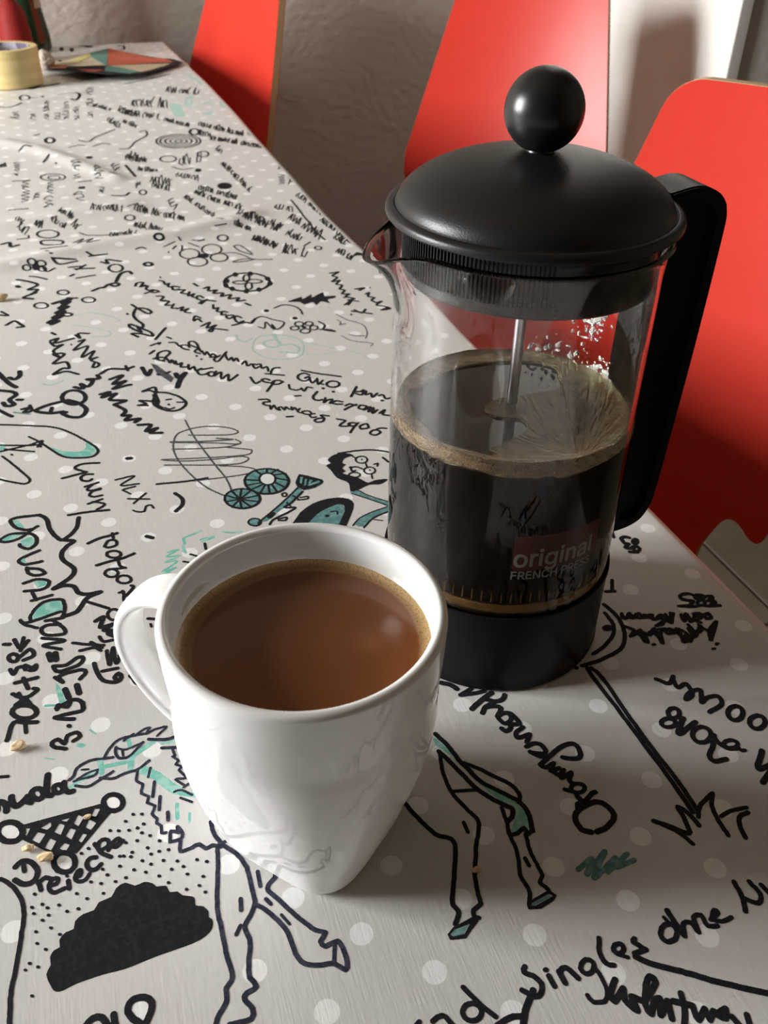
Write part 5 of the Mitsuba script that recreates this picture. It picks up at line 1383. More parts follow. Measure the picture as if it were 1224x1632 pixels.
kF 0 1392,6868 1378,6839 1360,6830 1348,6848 1348,6881 1362,6911 1380,6919 1392,6901
kF 0 1288,6866 1275,6837 1257,6829 1245,6846 1245,6879 1258,6909 1277,6917 1289,6899
kF 0 1191,6950 1178,6920 1161,6912 1148,6930 1148,6963 1161,6993 1179,7002 1191,6984
kF 0 1156,7029 1143,6999 1125,6991 1113,7009 1113,7043 1125,7073 1143,7082 1156,7064
kF 0 1182,7126 1169,7095 1151,7086 1138,7105 1138,7139 1151,7171 1169,7180 1182,7161
k 165 1312,7051 1305,7040 1291,7033 1272,7031 1250,7035 1230,7044 1213,7057 1204,7071 1202,7085 1209,7096 1223,7103 1242,7105 1264,7101 1285,7092 1301,7079 1310,7065 1312,7051
k 166 1433,7038 1425,7025 1409,7016 1387,7014 1363,7018 1341,7028 1323,7043 1312,7059 1311,7076 1319,7090 1335,7099 1357,7101 1381,7097 1404,7087 1422,7072 1432,7055 1433,7038
k 168 1350,7135 1342,7107 1331,7085 1320,7072 1309,7069 1301,7078 1297,7096 1296,7121 1301,7150 1308,7178 1319,7200 1330,7214 1341,7217 1350,7208 1354,7190 1354,7164 1350,7135
k 163 1334,6964 1326,6938 1316,6917 1304,6904 1292,6902 1284,6910 1278,6928 1277,6953 1281,6981 1289,7007 1300,7029 1312,7042 1323,7044 1333,7035 1338,7017 1338,6992 1334,6964
#handwriting|small underlined word below the rosette
k 224 893,7151 915,7093
k 236 955,7029 997,7051 982,6970 1045,6968 1009,6912 1080,6890 1056,6831 1133,6840 1106,6766 1180,6760 1155,6703 1217,6700
k 230 1210,6638 1237,6588
#handwriting|looping signature left of the word traumfaenger
k 230 367,6866 404,6777 461,6667 493,6688 461,6759 392,6780 356,6669 368,6576 402,6477 384,6425 314,6505 308,6449 374,6343 362,6432 439,6323 442,6253 371,6316 306,6337 343,6270
kF 0 325,6694 320,6682 313,6680 306,6687 305,6700 309,6712 317,6715 323,6707
#handwriting|word doof above an open circle
k 286 101,7224 166,7271 190,7264 232,7319 295,7335 316,7294 277,7271 244,7316
k 298 299,7368 353,7529 420,7563 439,7503
k 215 382,7649 374,7616 359,7591 339,7577 317,7577 296,7590 280,7615 271,7647 270,7683 277,7716 292,7742 313,7757 335,7757 356,7743 372,7718 382,7685 382,7649
k 266 223,7848 276,7794 272,7891 383,7819
#handwriting|vertical scribbled word next to a small flower
k 278 -458,7652 -364,7571 -306,7484 -380,7405 -309,7384 -360,7299 -324,7321 -419,7253 -351,7199
k 401 -461,7505 -450,7487
k 208 -360,7693 -300,7657 -229,7582
#flower_drawing|small four petalled flower at the left below the folds
k 171 -346,7871 -349,7852 -356,7837 -367,7829 -378,7829 -390,7836 -400,7850 -406,7869 -408,7889 -405,7908 -398,7923 -388,7931 -376,7932 -364,7924 -354,7910 -348,7891 -346,7871
k 174 -301,7969 -305,7950 -312,7935 -322,7927 -334,7927 -346,7934 -356,7949 -362,7968 -364,7988 -361,8008 -354,8023 -343,8031 -331,8032 -319,8024 -309,8009 -303,7990 -301,7969
k 174 -223,7927 -227,7908 -235,7893 -247,7885 -260,7885 -274,7893 -284,7908 -291,7927 -293,7948 -290,7967 -282,7982 -270,7990 -256,7990 -243,7982 -232,7967 -225,7947 -223,7927
k 171 -227,7816 -230,7797 -237,7782 -247,7774 -258,7774 -270,7781 -279,7795 -285,7814 -286,7834 -283,7853 -276,7867 -266,7876 -254,7876 -243,7869 -234,7855 -228,7836 -227,7816
kF 0 -274,7867 -284,7823 -307,7811 -328,7837 -336,7886 -325,7930 -302,7943 -281,7917
k 212 -254,7898 -222,7759 -157,7813
#ring_drawing|three small ink rings around polka dots
k 177 -79,7246 -83,7228 -93,7215 -107,7209 -124,7210 -139,7219 -152,7234 -161,7252 -163,7272 -159,7290 -149,7303 -135,7309 -118,7308 -102,7299 -89,7284 -81,7266 -79,7246
k 173 106,7036 101,7017 89,7003 73,6996 54,6998 36,7007 21,7024 12,7044 9,7066 14,7085 26,7099 43,7106 62,7104 80,7094 95,7078 104,7057 106,7036
k 170 -246,7031 -251,7011 -262,6996 -279,6989 -298,6991 -317,7001 -333,7018 -343,7039 -346,7061 -342,7082 -330,7096 -313,7104 -294,7102 -275,7092 -259,7074 -249,7053 -246,7031
#handwriting|thick crowded vertical word between the three ink rings
k 232 -96,7137 -26,7115
k 405 -205,7059 -74,7114 -137,7038 -89,7055 -165,6953 -106,6965 -192,6869 -134,6882 -218,6788 -161,6800 -256,6711 -188,6719 -235,6676
k 220 -82,6805 -85,6794 -93,6787 -104,6784 -117,6786 -129,6792 -140,6802 -147,6814 -149,6826 -145,6836 -138,6844 -126,6847 -113,6845 -101,6839 -90,6829 -83,6817 -82,6805
#handwriting|tall capital letters in the upper left of the cloth
k 209 -4,7531 147,7556
k 252 -44,7596 -17,7624
k 260 -44,7797 83,7796
k 258 4,7746 154,7718
k 260 15,7724 91,7812
k 261 -165,8024 -114,7894 29,7926
k 266 -146,8018 18,7968
k 276 -244,8305 -29,8260
k 268 -203,8192 -168,8102
k 234 -229,8528 -70,8480 -75,8377 -220,8420 -229,8528
k 247 125,8092 179,8017 285,8024
k 248 139,8009 232,8021
g 239 31,8366 119,8466 68,8313 200,8442 147,8289 259,8339
#handwriting|short words at the left edge below the bright fold
k 248 -552,6760 -496,6815 -454,6744 -433,6694 -477,6693
k 219 -606,6967 -539,6932 -583,7021
k 324 -573,8548 -507,8570 -496,8462 -430,8484
#handwriting|vertical word ending in a pointed capital near the cone
k 235 -259,6390 -204,6413 -229,6340 -98,6380
k 221 -260,6363 -232,6288 -178,6297 -246,6214 -210,6100 -249,6163 -176,6140 -256,6015 -173,6013 -159,5911 -199,5923 -264,5848 -182,5870 -105,5803
kF 0 -113,6277 -116,6269 -121,6266 -126,6272 -128,6282 -125,6290 -120,6292 -115,6287
k 241 -242,6522 -220,6484
#handwriting|word addition written upwards
k 207 -83,6431 -55,6367 -60,6451 10,6429
k 192 -69,6317 -25,6330 -110,6184 -12,6219 -66,6055 24,6129 -17,6014 36,6023 -9,5987 38,5922 24,5877 -7,5875 8,5932
#teal_marks|faint pale teal pen lines in the middle of the cloth
v 109 -95,6779 78,6786 246,6614 219,6578
v 122 -83,6614 55,6513 158,6411 141,6347 32,6367
#ink_blot|small round ink blot with a curl above the word muss
k 285 630,7675 625,7660 617,7650 605,7644 592,7645 580,7652 570,7664 565,7679 564,7695 569,7710 577,7721 589,7726 602,7725 614,7718 624,7706 629,7691 630,7675
k 216 810,8259 804,8237 793,8221 778,8213 762,8213 747,8222 736,8239 730,8260 729,8283 736,8304 747,8320 762,8329 778,8329 793,8320 804,8303 810,8282 810,8259
k 209 545,8079 589,8106 626,8071
#flower_drawing|large four petalled flower with a long stem
k 161 1053,7813 1045,7783 1032,7757 1015,7737 995,7723 974,7717 952,7720 932,7730 914,7748 900,7772 891,7800 888,7831 890,7863 897,7893 910,7920 927,7941 947,7955 969,7962 991,7959 1012,7949 1030,7931 1044,7906 1053,7877 1056,7845 1053,7813
k 164 1258,7863 1249,7831 1235,7803 1216,7781 1196,7766 1174,7760 1152,7762 1131,7772 1114,7791 1100,7816 1092,7846 1089,7879 1092,7913 1101,7945 1115,7974 1133,7997 1154,8013 1176,8020 1199,8018 1220,8007 1237,7987 1251,7961 1259,7931 1261,7897 1258,7863
k 157 1085,7603 1078,7577 1066,7555 1049,7538 1030,7527 1009,7522 988,7525 968,7535 950,7551 937,7572 927,7597 924,7624 925,7652 932,7678 944,7701 961,7719 980,7730 1002,7735 1023,7732 1044,7722 1061,7706 1075,7684 1084,7658 1088,7631 1085,7603
k 159 1271,7654 1264,7630 1252,7609 1237,7593 1220,7582 1201,7578 1182,7580 1164,7589 1149,7603 1137,7623 1130,7646 1127,7671 1129,7697 1136,7721 1148,7743 1163,7759 1180,7771 1199,7775 1219,7773 1237,7764 1252,7749 1264,7729 1271,7705 1274,7680 1271,7654
kF 0 1124,7739 1104,7706 1069,7700 1039,7725 1032,7767 1052,7800 1088,7806 1117,7781
k 125 1251,7770 1346,7757 1416,7672 1478,7560 1631,7514
k 144 1380,7924 1436,7923 1494,7680 1407,7786 1377,7908
k 123 1291,7541 1397,7585 1476,7552 1363,7525 1291,7541
k 147 1007,8118 1082,7981
k 132 1049,8173 1154,8141
k 133 1096,8125 1160,8173
k 169 940,8256 951,8185
k 163 942,8056 922,7932
k 166 852,8002 890,8071
k 131 781,8071 893,8169
kF 0 812,7924 807,7912 801,7909 796,7916 795,7929 799,7941 806,7945 811,7938
#ring_drawing|two small ink rings beside the large flower
k 170 810,8278 804,8254 793,8236 779,8225 764,8225 751,8234 741,8251 736,8275 736,8300 742,8324 753,8343 767,8354 782,8354 796,8345 806,8327 811,8304 810,8278
k 191 1371,8144 1361,8114 1346,8091 1329,8078 1310,8077 1294,8088 1283,8110 1279,8139 1281,8171 1290,8201 1305,8224 1323,8237 1342,8238 1358,8227 1369,8205 1373,8176 1371,8144
#handwriting|upper line of slanted capitals above the large flower
k 114 660,9167 659,9218 711,9363 679,9122 685,9205 721,9281 701,9096 709,9196 749,9304 724,9087 768,9264 738,9048 779,9214 764,9055 768,9127
k 112 792,8993 848,9217 820,8991 869,9172 834,9044 836,8956 876,9101 858,9062 861,8946 861,8995 899,9054
k 111 902,8888 916,9004 941,9016 918,8861 935,8993 962,9004 944,8866 985,8999 966,8958 962,8852 965,8909 1015,9029 980,8806 987,8881 1024,8960
k 111 1013,8808 1050,8922 1028,8765 1066,8895 1046,8758 1084,8866 1061,8720 1078,8838
k 107 592,8690 624,8806 610,8655 614,8732 649,8792 633,8758 636,8643 674,8799 643,8688 648,8609 680,8728 674,8617 719,8783 692,8689 693,8565
k 106 711,8557 763,8748 734,8549 767,8668 754,8532 797,8673 776,8519 808,8626 785,8556 792,8499 822,8592 801,8535 806,8457 842,8566
k 184 630,8939 623,8909 611,8886 594,8873 577,8872 561,8883 548,8905 541,8933 541,8965 548,8995 560,9018 577,9032 595,9033 611,9021 624,8999 631,8970 630,8939
k 183 1365,8664 1414,8612
k 181 1315,8459 1427,8498
#handwriting|slanted words right of the large flower
k 114 1563,8031 1624,8153 1598,8113 1590,8010 1642,8124 1603,8049 1608,7990 1610,8026 1660,8087 1627,7946 1702,8106 1641,7897 1694,8012 1656,7870 1708,7961
k 111 1692,7836 1691,7864 1757,7959 1701,7775 1752,7876
k 108 1498,8466 1517,8551 1535,8542 1510,8437 1522,8501 1565,8587 1521,8422 1560,8518 1539,8419 1539,8444 1575,8508 1559,8483 1546,8392 1582,8482 1556,8425
k 107 1571,8364 1610,8445 1579,8327 1624,8431 1600,8380 1595,8319 1633,8407 1608,8292
k 125 1568,8713 1655,8920 1612,8827 1595,8696 1672,8873 1610,8633 1666,8747 1628,8599 1690,8745 1648,8577 1709,8701 1672,8550
k 122 1699,8504 1752,8604 1717,8473 1771,8582 1725,8413 1740,8488 1784,8536 1752,8410 1808,8525 1760,8346 1816,8463
k 119 1800,8286 1877,8452 1816,8240 1873,8344 1836,8213 1894,8333
#handwriting|block of short vertical words under the tape roll
k 172 83,14266 56,14330 25,14196 56,14245 65,14101 10,14040 65,13964 43,14026 -8,13908 44,13949 63,13800 44,13859 -21,13754 38,13792
k 162 51,13621 -11,13585 44,13521 -15,13482 25,13524 35,13422 -16,13366 37,13268
k 163 186,13624 119,13581 171,13620 189,13497 130,13439 149,13486 183,13369 104,13318 177,13242
k 172 332,14199 320,14259 280,14128 331,14044 271,13982 326,13888 232,13834 291,13873
k 164 313,13677 290,13738 227,13646 272,13687 296,13542 212,13515 295,13413 241,13347 288,13274 249,13336 219,13229
k 169 464,13927 396,13855 446,13768 364,13719 434,13645 415,13704 384,13580 428,13499 396,13560
k 160 426,13387 344,13327 394,13365 415,13225 388,13283 355,13175 388,13217
k 189 744,15106 668,15054 733,14925 704,15012 625,14880 717,14764 690,14850 634,14672 687,14566
k 176 676,14346 603,14292 624,14360 670,14170 564,14128 651,14039 622,14119 574,13972 643,13837
k 164 621,13572 544,13485 596,13391 531,13328 584,13379 584,13218
k 161 -121,13634 -177,13575 -156,13634 -124,13464 -148,13536 -186,13396 -121,13293
k 162 -323,13799 -406,13748 -334,13668 -389,13608 -366,13667 -329,13530 -438,13500 -328,13403 -385,13482
k 330 -163,14614 -170,14547 -186,14493 -208,14461 -233,14454 -257,14474 -277,14518 -290,14579 -294,14649 -287,14717 -272,14772 -250,14806 -224,14814 -199,14793 -179,14748 -166,14685 -163,14614
k 329 -163,14614 16,14526 6,14694
k 437 239,14674 508,14645 453,14327 390,14385
k 789 -128,15246 50,15379 267,15524
k 312 -558,14126 -432,14092 -270,14242
#handwriting|small slanted words in the middle of the far end of the cloth
k 148 644,13864 646,13931 673,14010 663,13999 658,13843 692,14005 671,13912 679,13845 721,14059 685,13870 696,13813
k 147 703,13769 735,13919 717,13848 719,13755 750,13879 734,13710 748,13854 778,13928 755,13715 752,13750 783,13838 765,13654 794,13793 779,13619 823,13827 797,13712 797,13601
k 144 821,13566 850,13694 838,13561 845,13654 866,13670 845,13592
k 165 937,13497 1011,13816 965,13622 960,13409 971,13544 1023,13693 981,13337 990,13459 1054,13682 1001,13297 1055,13524 1022,13264 1081,13510 1040,13218 1100,13481 1055,13307
k 160 1073,13162 1095,13346 1127,13348 1106,13146 1175,13430 1132,13105 1183,13294 1152,13199
k 155 749,12946 775,13120 801,13106 765,12857 844,13115 795,12965 783,12799 839,12949 808,12771 828,12908 861,12912 838,12873 815,12667 893,12923 844,12776 832,12589 898,12769 874,12729 862,12550
k 155 928,12834 972,12978 944,12782 985,12909 966,12761
k 153 987,12711 1031,12851 998,12736 1007,12670 1061,12869 1030,12767 1017,12593 1075,12808 1036,12672 1039,12582 1046,12657 1072,12680 1051,12514 1088,12637 1062,12560
k 238 329,12049 437,11959 541,12173 793,12485
k 199 195,11734 313,11816 380,11768
k 201 474,11713 584,11828 665,11776
k 378 49,12127 43,12079 30,12040 13,12016 -7,12012 -26,12027 -41,12060 -50,12105 -52,12156 -46,12205 -33,12245 -15,12269 5,12274 24,12258 39,12225 48,12179 49,12127
k 299 -168,12433 -109,12479
k 240 753,11519 870,11544 972,11809 1137,12070 1153,12320 1072,12278
k 129 792,11117 785,11140 828,11272 807,11201 814,11080 851,11208 839,11071 872,11196 859,11011 872,11157 914,11285 877,10974 887,11092 920,11173 899,10961 913,11111 934,11116 919,10960 960,11107 942,11058
k 127 945,10912 992,11111 969,10903 1007,11053 979,10953 992,10900
#handwriting|upright words in the bright fold at the far left
k 194 82,10503 76,10471 62,10443 41,10422 14,10409 -16,10405 -48,10410 -80,10423 -109,10445 -134,10473 -152,10505 -164,10540 -167,10575 -161,10608 -147,10636 -126,10658 -100,10672 -69,10676 -36,10672 -4,10658 26,10636 51,10607 69,10574 80,10538 82,10503
k 170 32,10504 25,10478 11,10460 -10,10451 -34,10452 -57,10464 -77,10485 -89,10512 -93,10540 -87,10565 -72,10584 -51,10594 -27,10592 -3,10580 16,10559 28,10532 32,10504
k 128 -53,10365 -101,10321 -60,10251 -108,10219 -58,10148 -95,10198 -114,10103 -68,10052 -123,10020 -66,9946
k 143 -286,10478 -353,10443 -298,10365 -361,10314 -299,10230 -328,10287 -353,10195 -295,10103 -357,10075 -299,9999 -375,9970 -303,9880 -374,9846 -316,9784 -380,9742
k 191 -454,10504 -281,10500
k 169 -503,9520 -321,9506
k 124 -364,11227 -427,11245 -368,11127 -428,11142 -367,11041 -420,11054 -373,10950 -425,10948 -384,10865
k 118 -388,10779 -440,10779 -411,10786 -400,10706 -419,10760
k 121 -570,11081 -569,11211 -557,11111 -567,11190 -551,11226 -554,11130 -539,11099 -536,11245 -540,11172 -522,11099 -522,11283 -506,11107
k 122 -205,10008 -243,9967 -205,9923 -222,9959 -255,9888 -211,9841 -229,9876 -268,9812
k 120 -76,9799 -107,9862 -164,9767 -93,9698 -156,9647 -88,9547 -111,9605 -175,9495 -124,9530
k 214 -118,11167 -41,11410
k 223 -368,11723 -297,11872 -217,11793
kF 0 30,11083 25,11063 15,11056 7,11068 4,11091 9,11111 18,11118 27,11106
kF 0 428,11223 413,11186 383,11177 357,11202 348,11246 363,11284 392,11293 419,11268
#handwriting|short upright words right of the bright fold
k 141 270,11056 179,11024 270,10931 253,10982 183,10909 264,10832 222,10890 202,10791 244,10731
k 133 234,10589 176,10538 234,10474 157,10431
k 240 207,10289 334,10299
k 97 190,10039 199,10096 199,10025 209,10094 204,10086 211,10029 210,10083 222,10093 215,10059 222,10018 233,10095 233,10022 232,10073 244,10099 245,10022 255,10086 247,10039
k 122 217,9884 186,9948 124,9828 187,9863 217,9746 144,9698 212,9602
k 138 415,10802 438,10847 467,10750 441,10795 404,10704 459,10655 450,10699 397,10585 481,10535 387,10472 425,10514 444,10411 385,10373 462,10329
k 112 446,10022 396,10039 432,10035 432,9953 389,9957 424,9877 412,9925 383,9884 401,9899 412,9814
k 124 583,10857 638,10914 618,10922 599,10779 687,10888 618,10800 608,10668 686,10768 645,10735 603,10572 633,10672 670,10659
k 221 554,10473 638,10400
k 320 748,10816 802,10353
k 270 494,9717 613,9682 672,9773
k 129 769,10099 828,10127 767,10015 794,10086 819,10036 777,10023 761,9922
k 183 840,9746 833,9714 823,9689 810,9674 796,9672 784,9682 775,9703 771,9732 773,9765 779,9797 790,9823 803,9838 817,9841 829,9830 838,9809 842,9779 840,9746
k 370 -31,9341 50,9164
k 101 249,9244 289,9499 280,9245 276,9316 308,9428 304,9229 338,9400 331,9209 367,9407
k 100 371,9197 370,9290 401,9344 399,9216 430,9354 426,9202 459,9356 452,9182 482,9357 465,9300 473,9153 507,9340 497,9167
k 100 527,9140 555,9294 539,9250
k 173 604,9272 682,9329
#handwriting|slanted lines along the far right edge of the cloth
k 185 1729,14532 1804,14860 1764,14502 1791,14769 1842,14859 1792,14414 1883,14818 1839,14437 1928,14821 1885,14661
k 185 1916,14417 1918,14526 1986,14704 1945,14366 2024,14676 1991,14361 2061,14637 2031,14562 2021,14310 2047,14549 2130,14782
k 183 2097,14253 2116,14443 2206,14748 2130,14427 2143,14283 2219,14569
k 171 1153,13802 1215,14127 1170,13920 1183,13725 1201,14001 1264,14144 1233,14051 1226,13720 1239,13957 1312,14138 1279,13705 1282,13858 1366,14135 1329,14005 1328,13707 1410,14092 1366,13908 1366,13635 1381,13867 1439,14004 1417,13976 1403,13614 1416,13827 1524,14248
k 169 1479,13567 1602,14192 1519,13543 1615,13991 1558,13747 1557,13507 1587,13814 1651,13953 1596,13487 1614,13718
k 161 1008,13253 1067,13559 1041,13282 1099,13534 1065,13404 1070,13175 1133,13513 1100,13393 1100,13145 1166,13451 1134,13098 1158,13357 1204,13420 1172,13086
k 159 1219,13027 1224,13156 1292,13349 1259,13052 1314,13266 1285,12967 1347,13245 1323,12995 1389,13261
k 158 1377,12903 1443,13203 1393,13000 1401,12842
k 156 1456,12762 1459,12822 1504,12938 1482,12757 1520,12899 1495,12708 1536,12838 1510,12664 1524,12778 1550,12810 1527,12636 1586,12859 1547,12602
k 155 1575,12601 1617,12758 1586,12571 1624,12701 1598,12617 1600,12518 1648,12681 1627,12622 1622,12500 1669,12652 1652,12616 1639,12459 1679,12599 1664,12573
k 152 1661,12411 1713,12582 1684,12416 1737,12594 1694,12352 1739,12515
k 153 1839,12380 1863,12532 1897,12566 1868,12368 1881,12471 1915,12522 1877,12403 1875,12304 1935,12514 1902,12307 1901,12347
k 151 1915,12274 1965,12441 1947,12411 1938,12255 1981,12389 1945,12199 2005,12399
k 150 1994,12177 1998,12232 2038,12306 2001,12117 2064,12327 2019,12091 2050,12259 2102,12365 2040,12055 2054,12153 2104,12246 2069,12067 2124,12234 2080,12015 2130,12159
k 148 2119,11973 2194,12217 2137,11933 2163,12075 2193,12092 2158,11993 2159,11898 2216,12071 2179,11966 2178,11881 2201,12007
k 146 2193,11837 2258,12032 2215,11830 2270,12000 2228,11785 2293,11977 2258,11784 2335,12021 2273,11754 2298,11883
k 160 1850,11658 1898,11823 1869,11633 1892,11777 1928,11824 1893,11614 1942,11783 1912,11695
k 159 1931,11594 1981,11764 1942,11554 2001,11741 1969,11540 2015,11691 1995,11546 2054,11730 2019,11516 2035,11627 2066,11648 2037,11484 2097,11690
k 158 2065,11447 2122,11616 2081,11409 2130,11565 2102,11411 2175,11658 2121,11387 2136,11485 2170,11539
k 157 2164,11360 2212,11497 2178,11400 2180,11318 2243,11524 2203,11325 2257,11478 2219,11370 2227,11300 2224,11326 2276,11430 2240,11253 2248,11321
k 155 2261,11219 2269,11289 2317,11384 2282,11198 2312,11348 2337,11364 2295,11244 2301,11191 2349,11323 2338,11316 2318,11176 2371,11330 2332,11145 2360,11283 2409,11388 2351,11125 2434,11390 2377,11145 2443,11348
g 503 1230,15254 1631,15531 1951,15796
#teal_marks|pale teal smudges near the far right edge of the cloth
v 612 2237,15774 2329,14968
v 1511 1725,13666 1689,12996
v 1245 1997,14081 1892,13543
v 1357 2179,13624 2061,12968
v 1064 2392,13647 2349,13342
uF 0 2433,11836 2421,11795 2404,11763 2386,11743 2368,11739 2354,11752 2346,11779 2345,11816 2351,11859 2363,11900 2379,11933 2398,11953 2416,11957 2430,11944 2438,11917 2439,11879
#spiral_drawing|ink spiral with a small flower on its rim
k 234 1515,11687 1508,11668 1496,11654 1481,11646 1464,11647 1448,11655 1436,11671 1429,11690 1429,11711 1435,11730 1447,11744 1463,11752 1480,11751 1496,11743 1508,11727 1514,11708 1515,11687
k 235 1571,11671 1563,11642 1549,11617 1529,11598 1506,11585 1480,11581 1454,11584 1429,11595 1407,11613 1389,11637 1377,11665 1371,11696 1372,11727 1380,11756 1394,11781 1414,11801 1437,11814 1463,11819 1490,11816 1515,11805 1538,11786 1555,11762 1567,11733 1573,11702 1571,11671
k 235 1628,11655 1615,11607 1592,11566 1561,11534 1524,11514 1484,11505 1443,11510 1404,11528 1369,11557 1342,11596 1323,11642 1314,11692 1316,11743 1328,11791 1350,11833 1381,11867 1419,11889 1460,11898 1502,11893 1542,11875 1577,11845 1605,11804 1623,11757 1631,11706 1628,11655
k 235 1685,11639 1667,11573 1635,11515 1592,11471 1542,11442 1487,11431 1431,11437 1379,11461 1332,11501 1294,11555 1269,11618 1256,11688 1259,11759 1276,11826 1306,11886 1348,11933 1400,11964 1456,11977 1514,11971 1569,11946 1617,11904 1655,11847 1679,11781 1690,11710 1685,11639
k 235 1728,11627 1705,11546 1666,11477 1615,11423 1555,11388 1489,11374 1423,11382 1360,11411 1304,11459 1259,11523 1228,11600 1213,11684 1216,11771 1236,11853 1273,11926 1324,11984 1386,12022 1454,12039 1523,12031 1589,12001 1647,11950 1692,11881 1722,11800 1734,11714 1728,11627
k 370 1788,12079 1775,12024 1754,11980 1731,11954 1708,11948 1688,11965 1676,12002 1671,12053 1677,12110 1690,12166 1710,12211 1734,12239 1758,12244 1777,12227 1790,12189 1794,12137 1788,12079
k 146 1762,11934 1775,12043 1829,12182 1774,11881 1797,12035 1840,12103 1798,11850 1824,12014 1855,12048 1825,11842 1848,11992 1889,12050 1858,11834 1906,11969 1873,11762
#handwriting|words and loops below the spiral
k 215 1327,10941 1319,10908 1305,10880 1287,10857 1267,10842 1244,10835 1221,10837 1199,10848 1180,10867 1165,10892 1155,10922 1151,10956 1152,10990 1160,11023 1173,11052 1191,11075 1212,11091 1235,11098 1258,11096 1281,11085 1300,11066 1315,11040 1325,11009 1329,10975 1327,10941
k 126 1323,10723 1374,10941 1338,10778 1358,10674 1430,11035 1396,10892 1398,10686 1397,10789 1477,11117 1435,10682 1493,10955
k 127 1522,10718 1583,10995 1542,10816 1571,10744 1647,11127
k 248 1716,11022 1703,10979 1683,10945 1659,10926 1634,10924 1612,10939 1597,10970 1590,11011 1593,11056 1605,11100 1625,11134 1650,11154 1675,11156 1697,11141 1713,11109 1719,11068 1716,11022
k 205 1238,10624 1327,10497 1452,10512
kF 0 1524,10390 1505,10346 1476,10334 1454,10361 1451,10411 1470,10456 1499,10468 1521,10441
k 118 1224,10222 1232,10315 1278,10390 1255,10342 1256,10224 1304,10349 1282,10303 1281,10150 1336,10328 1301,10229 1305,10138 1359,10303 1334,10126 1380,10260
k 117 1370,10095 1366,10134 1418,10232 1391,10041 1453,10228 1414,9983
k 127 779,11034 787,11184 832,11286 814,11053 883,11410 823,11122 838,10983 916,11341 876,10941 939,11234 910,11148 908,10910 964,11144 947,10927 997,11138
k 121 852,10566 888,10750 875,10572 900,10683 889,10546 916,10662
k 121 923,10536 955,10715 931,10594 937,10520 975,10714 960,10538 965,10621 991,10688 974,10495 1001,10612 994,10490 1019,10604 1010,10499 1032,10595 1017,10541
k 121 1034,10489 1057,10581 1053,10488 1056,10558
k 115 924,10099 975,10296 947,10035 1003,10281 982,10060 993,10217 1031,10254 1012,10028 1008,10091 1079,10332 1041,9974 1105,10231 1078,9991 1134,10201 1107,9918 1121,10083 1170,10148
k 113 923,9915 936,10032 960,10055 946,9921 984,10043 963,9863 1002,9982 992,9977 982,9840 998,9965 1024,9992 1005,9830 1039,9952 1025,9932
k 111 1027,9780 1075,9947 1047,9755 1065,9888 1104,9970 1069,9739 1077,9822
#handwriting|slanted paragraph above the large flower
k 121 1176,9459 1222,9547 1187,9424 1212,9514 1232,9513 1194,9386 1220,9478 1242,9479 1212,9358 1216,9396 1247,9409 1222,9373 1217,9309 1268,9413 1228,9339 1222,9258
k 118 1241,9195 1284,9262 1250,9145 1261,9197 1299,9225 1267,9109 1282,9170 1307,9185 1287,9161 1269,9056 1317,9142 1281,9030 1287,9069 1333,9127 1292,8989
k 114 1298,8930 1316,8996 1340,8997 1310,8896 1315,8930 1351,8958 1316,8854 1362,8937
k 112 1336,8805 1356,8874 1388,8903 1340,8765 1379,8819
k 124 1300,9583 1348,9690 1320,9561 1362,9648 1333,9512 1387,9632 1356,9564 1352,9483 1355,9527 1414,9643 1362,9437 1405,9543 1381,9428 1397,9512 1428,9524
k 121 1403,9339 1417,9414 1459,9469 1427,9318 1465,9406 1434,9276 1487,9397 1448,9233 1470,9332 1500,9342 1468,9198 1519,9316 1490,9183
k 126 1370,9683 1385,9779 1420,9819 1392,9661 1406,9754 1436,9784 1414,9656 1432,9763 1454,9747 1430,9605 1450,9720 1488,9782 1453,9604 1470,9704 1500,9721 1468,9561 1517,9692 1486,9532 1507,9646
k 123 1514,9480 1567,9613 1537,9543 1542,9472 1581,9578 1553,9515 1557,9448 1556,9479 1604,9557 1577,9408 1593,9502
k 122 1587,9377 1636,9517 1608,9453 1601,9351 1673,9563 1620,9414 1616,9319 1671,9472 1642,9319 1680,9414 1651,9278 1676,9397 1695,9396 1663,9253 1716,9396 1687,9332
k 118 1521,9136 1567,9247 1551,9225 1538,9119 1556,9208 1581,9226 1564,9204 1551,9093 1601,9219 1563,9130 1563,9055 1582,9144 1616,9169 1591,9043
k 116 1599,8978 1648,9081 1626,9041 1617,8950 1637,9041 1683,9106 1636,8925 1686,9042
k 106 1004,9398 1074,9473 1031,9433 1011,9296 1075,9369 1024,9316 1016,9199 1085,9269 1025,9096 1061,9201
k 135 1825,11195 1920,11365 1877,11299 1833,11121 1893,11221 1846,11079 1876,11182 1898,11147 1853,11007
k 142 1765,10569 1822,10639 1770,10504 1837,10593 1781,10449 1803,10525 1829,10495 1800,10468 1788,10379 1856,10475 1785,10299 1861,10408 1788,10234
k 136 1802,10177 1839,10281 1847,10231 1813,10194 1810,10112 1857,10177 1805,10032 1868,10120 1843,10099 1809,9971 1850,10078 1874,10059 1811,9909
k 131 1823,9864 1898,9963 1829,9798 1889,9869 1830,9714 1892,9802 1833,9653 1855,9720 1888,9720 1869,9711 1844,9606
k 126 1847,9516 1871,9586 1927,9634 1888,9588 1851,9460
#eye_drawing|small black eye with a teal pupil
kF 0 1727,9720 1719,9691 1706,9667 1690,9647 1671,9634 1651,9628 1631,9630 1613,9639 1597,9655 1585,9677 1578,9704 1576,9733 1579,9763 1587,9791 1599,9816 1616,9836 1635,9850 1655,9856 1675,9854 1694,9845 1710,9828 1721,9806 1729,9779 1731,9749
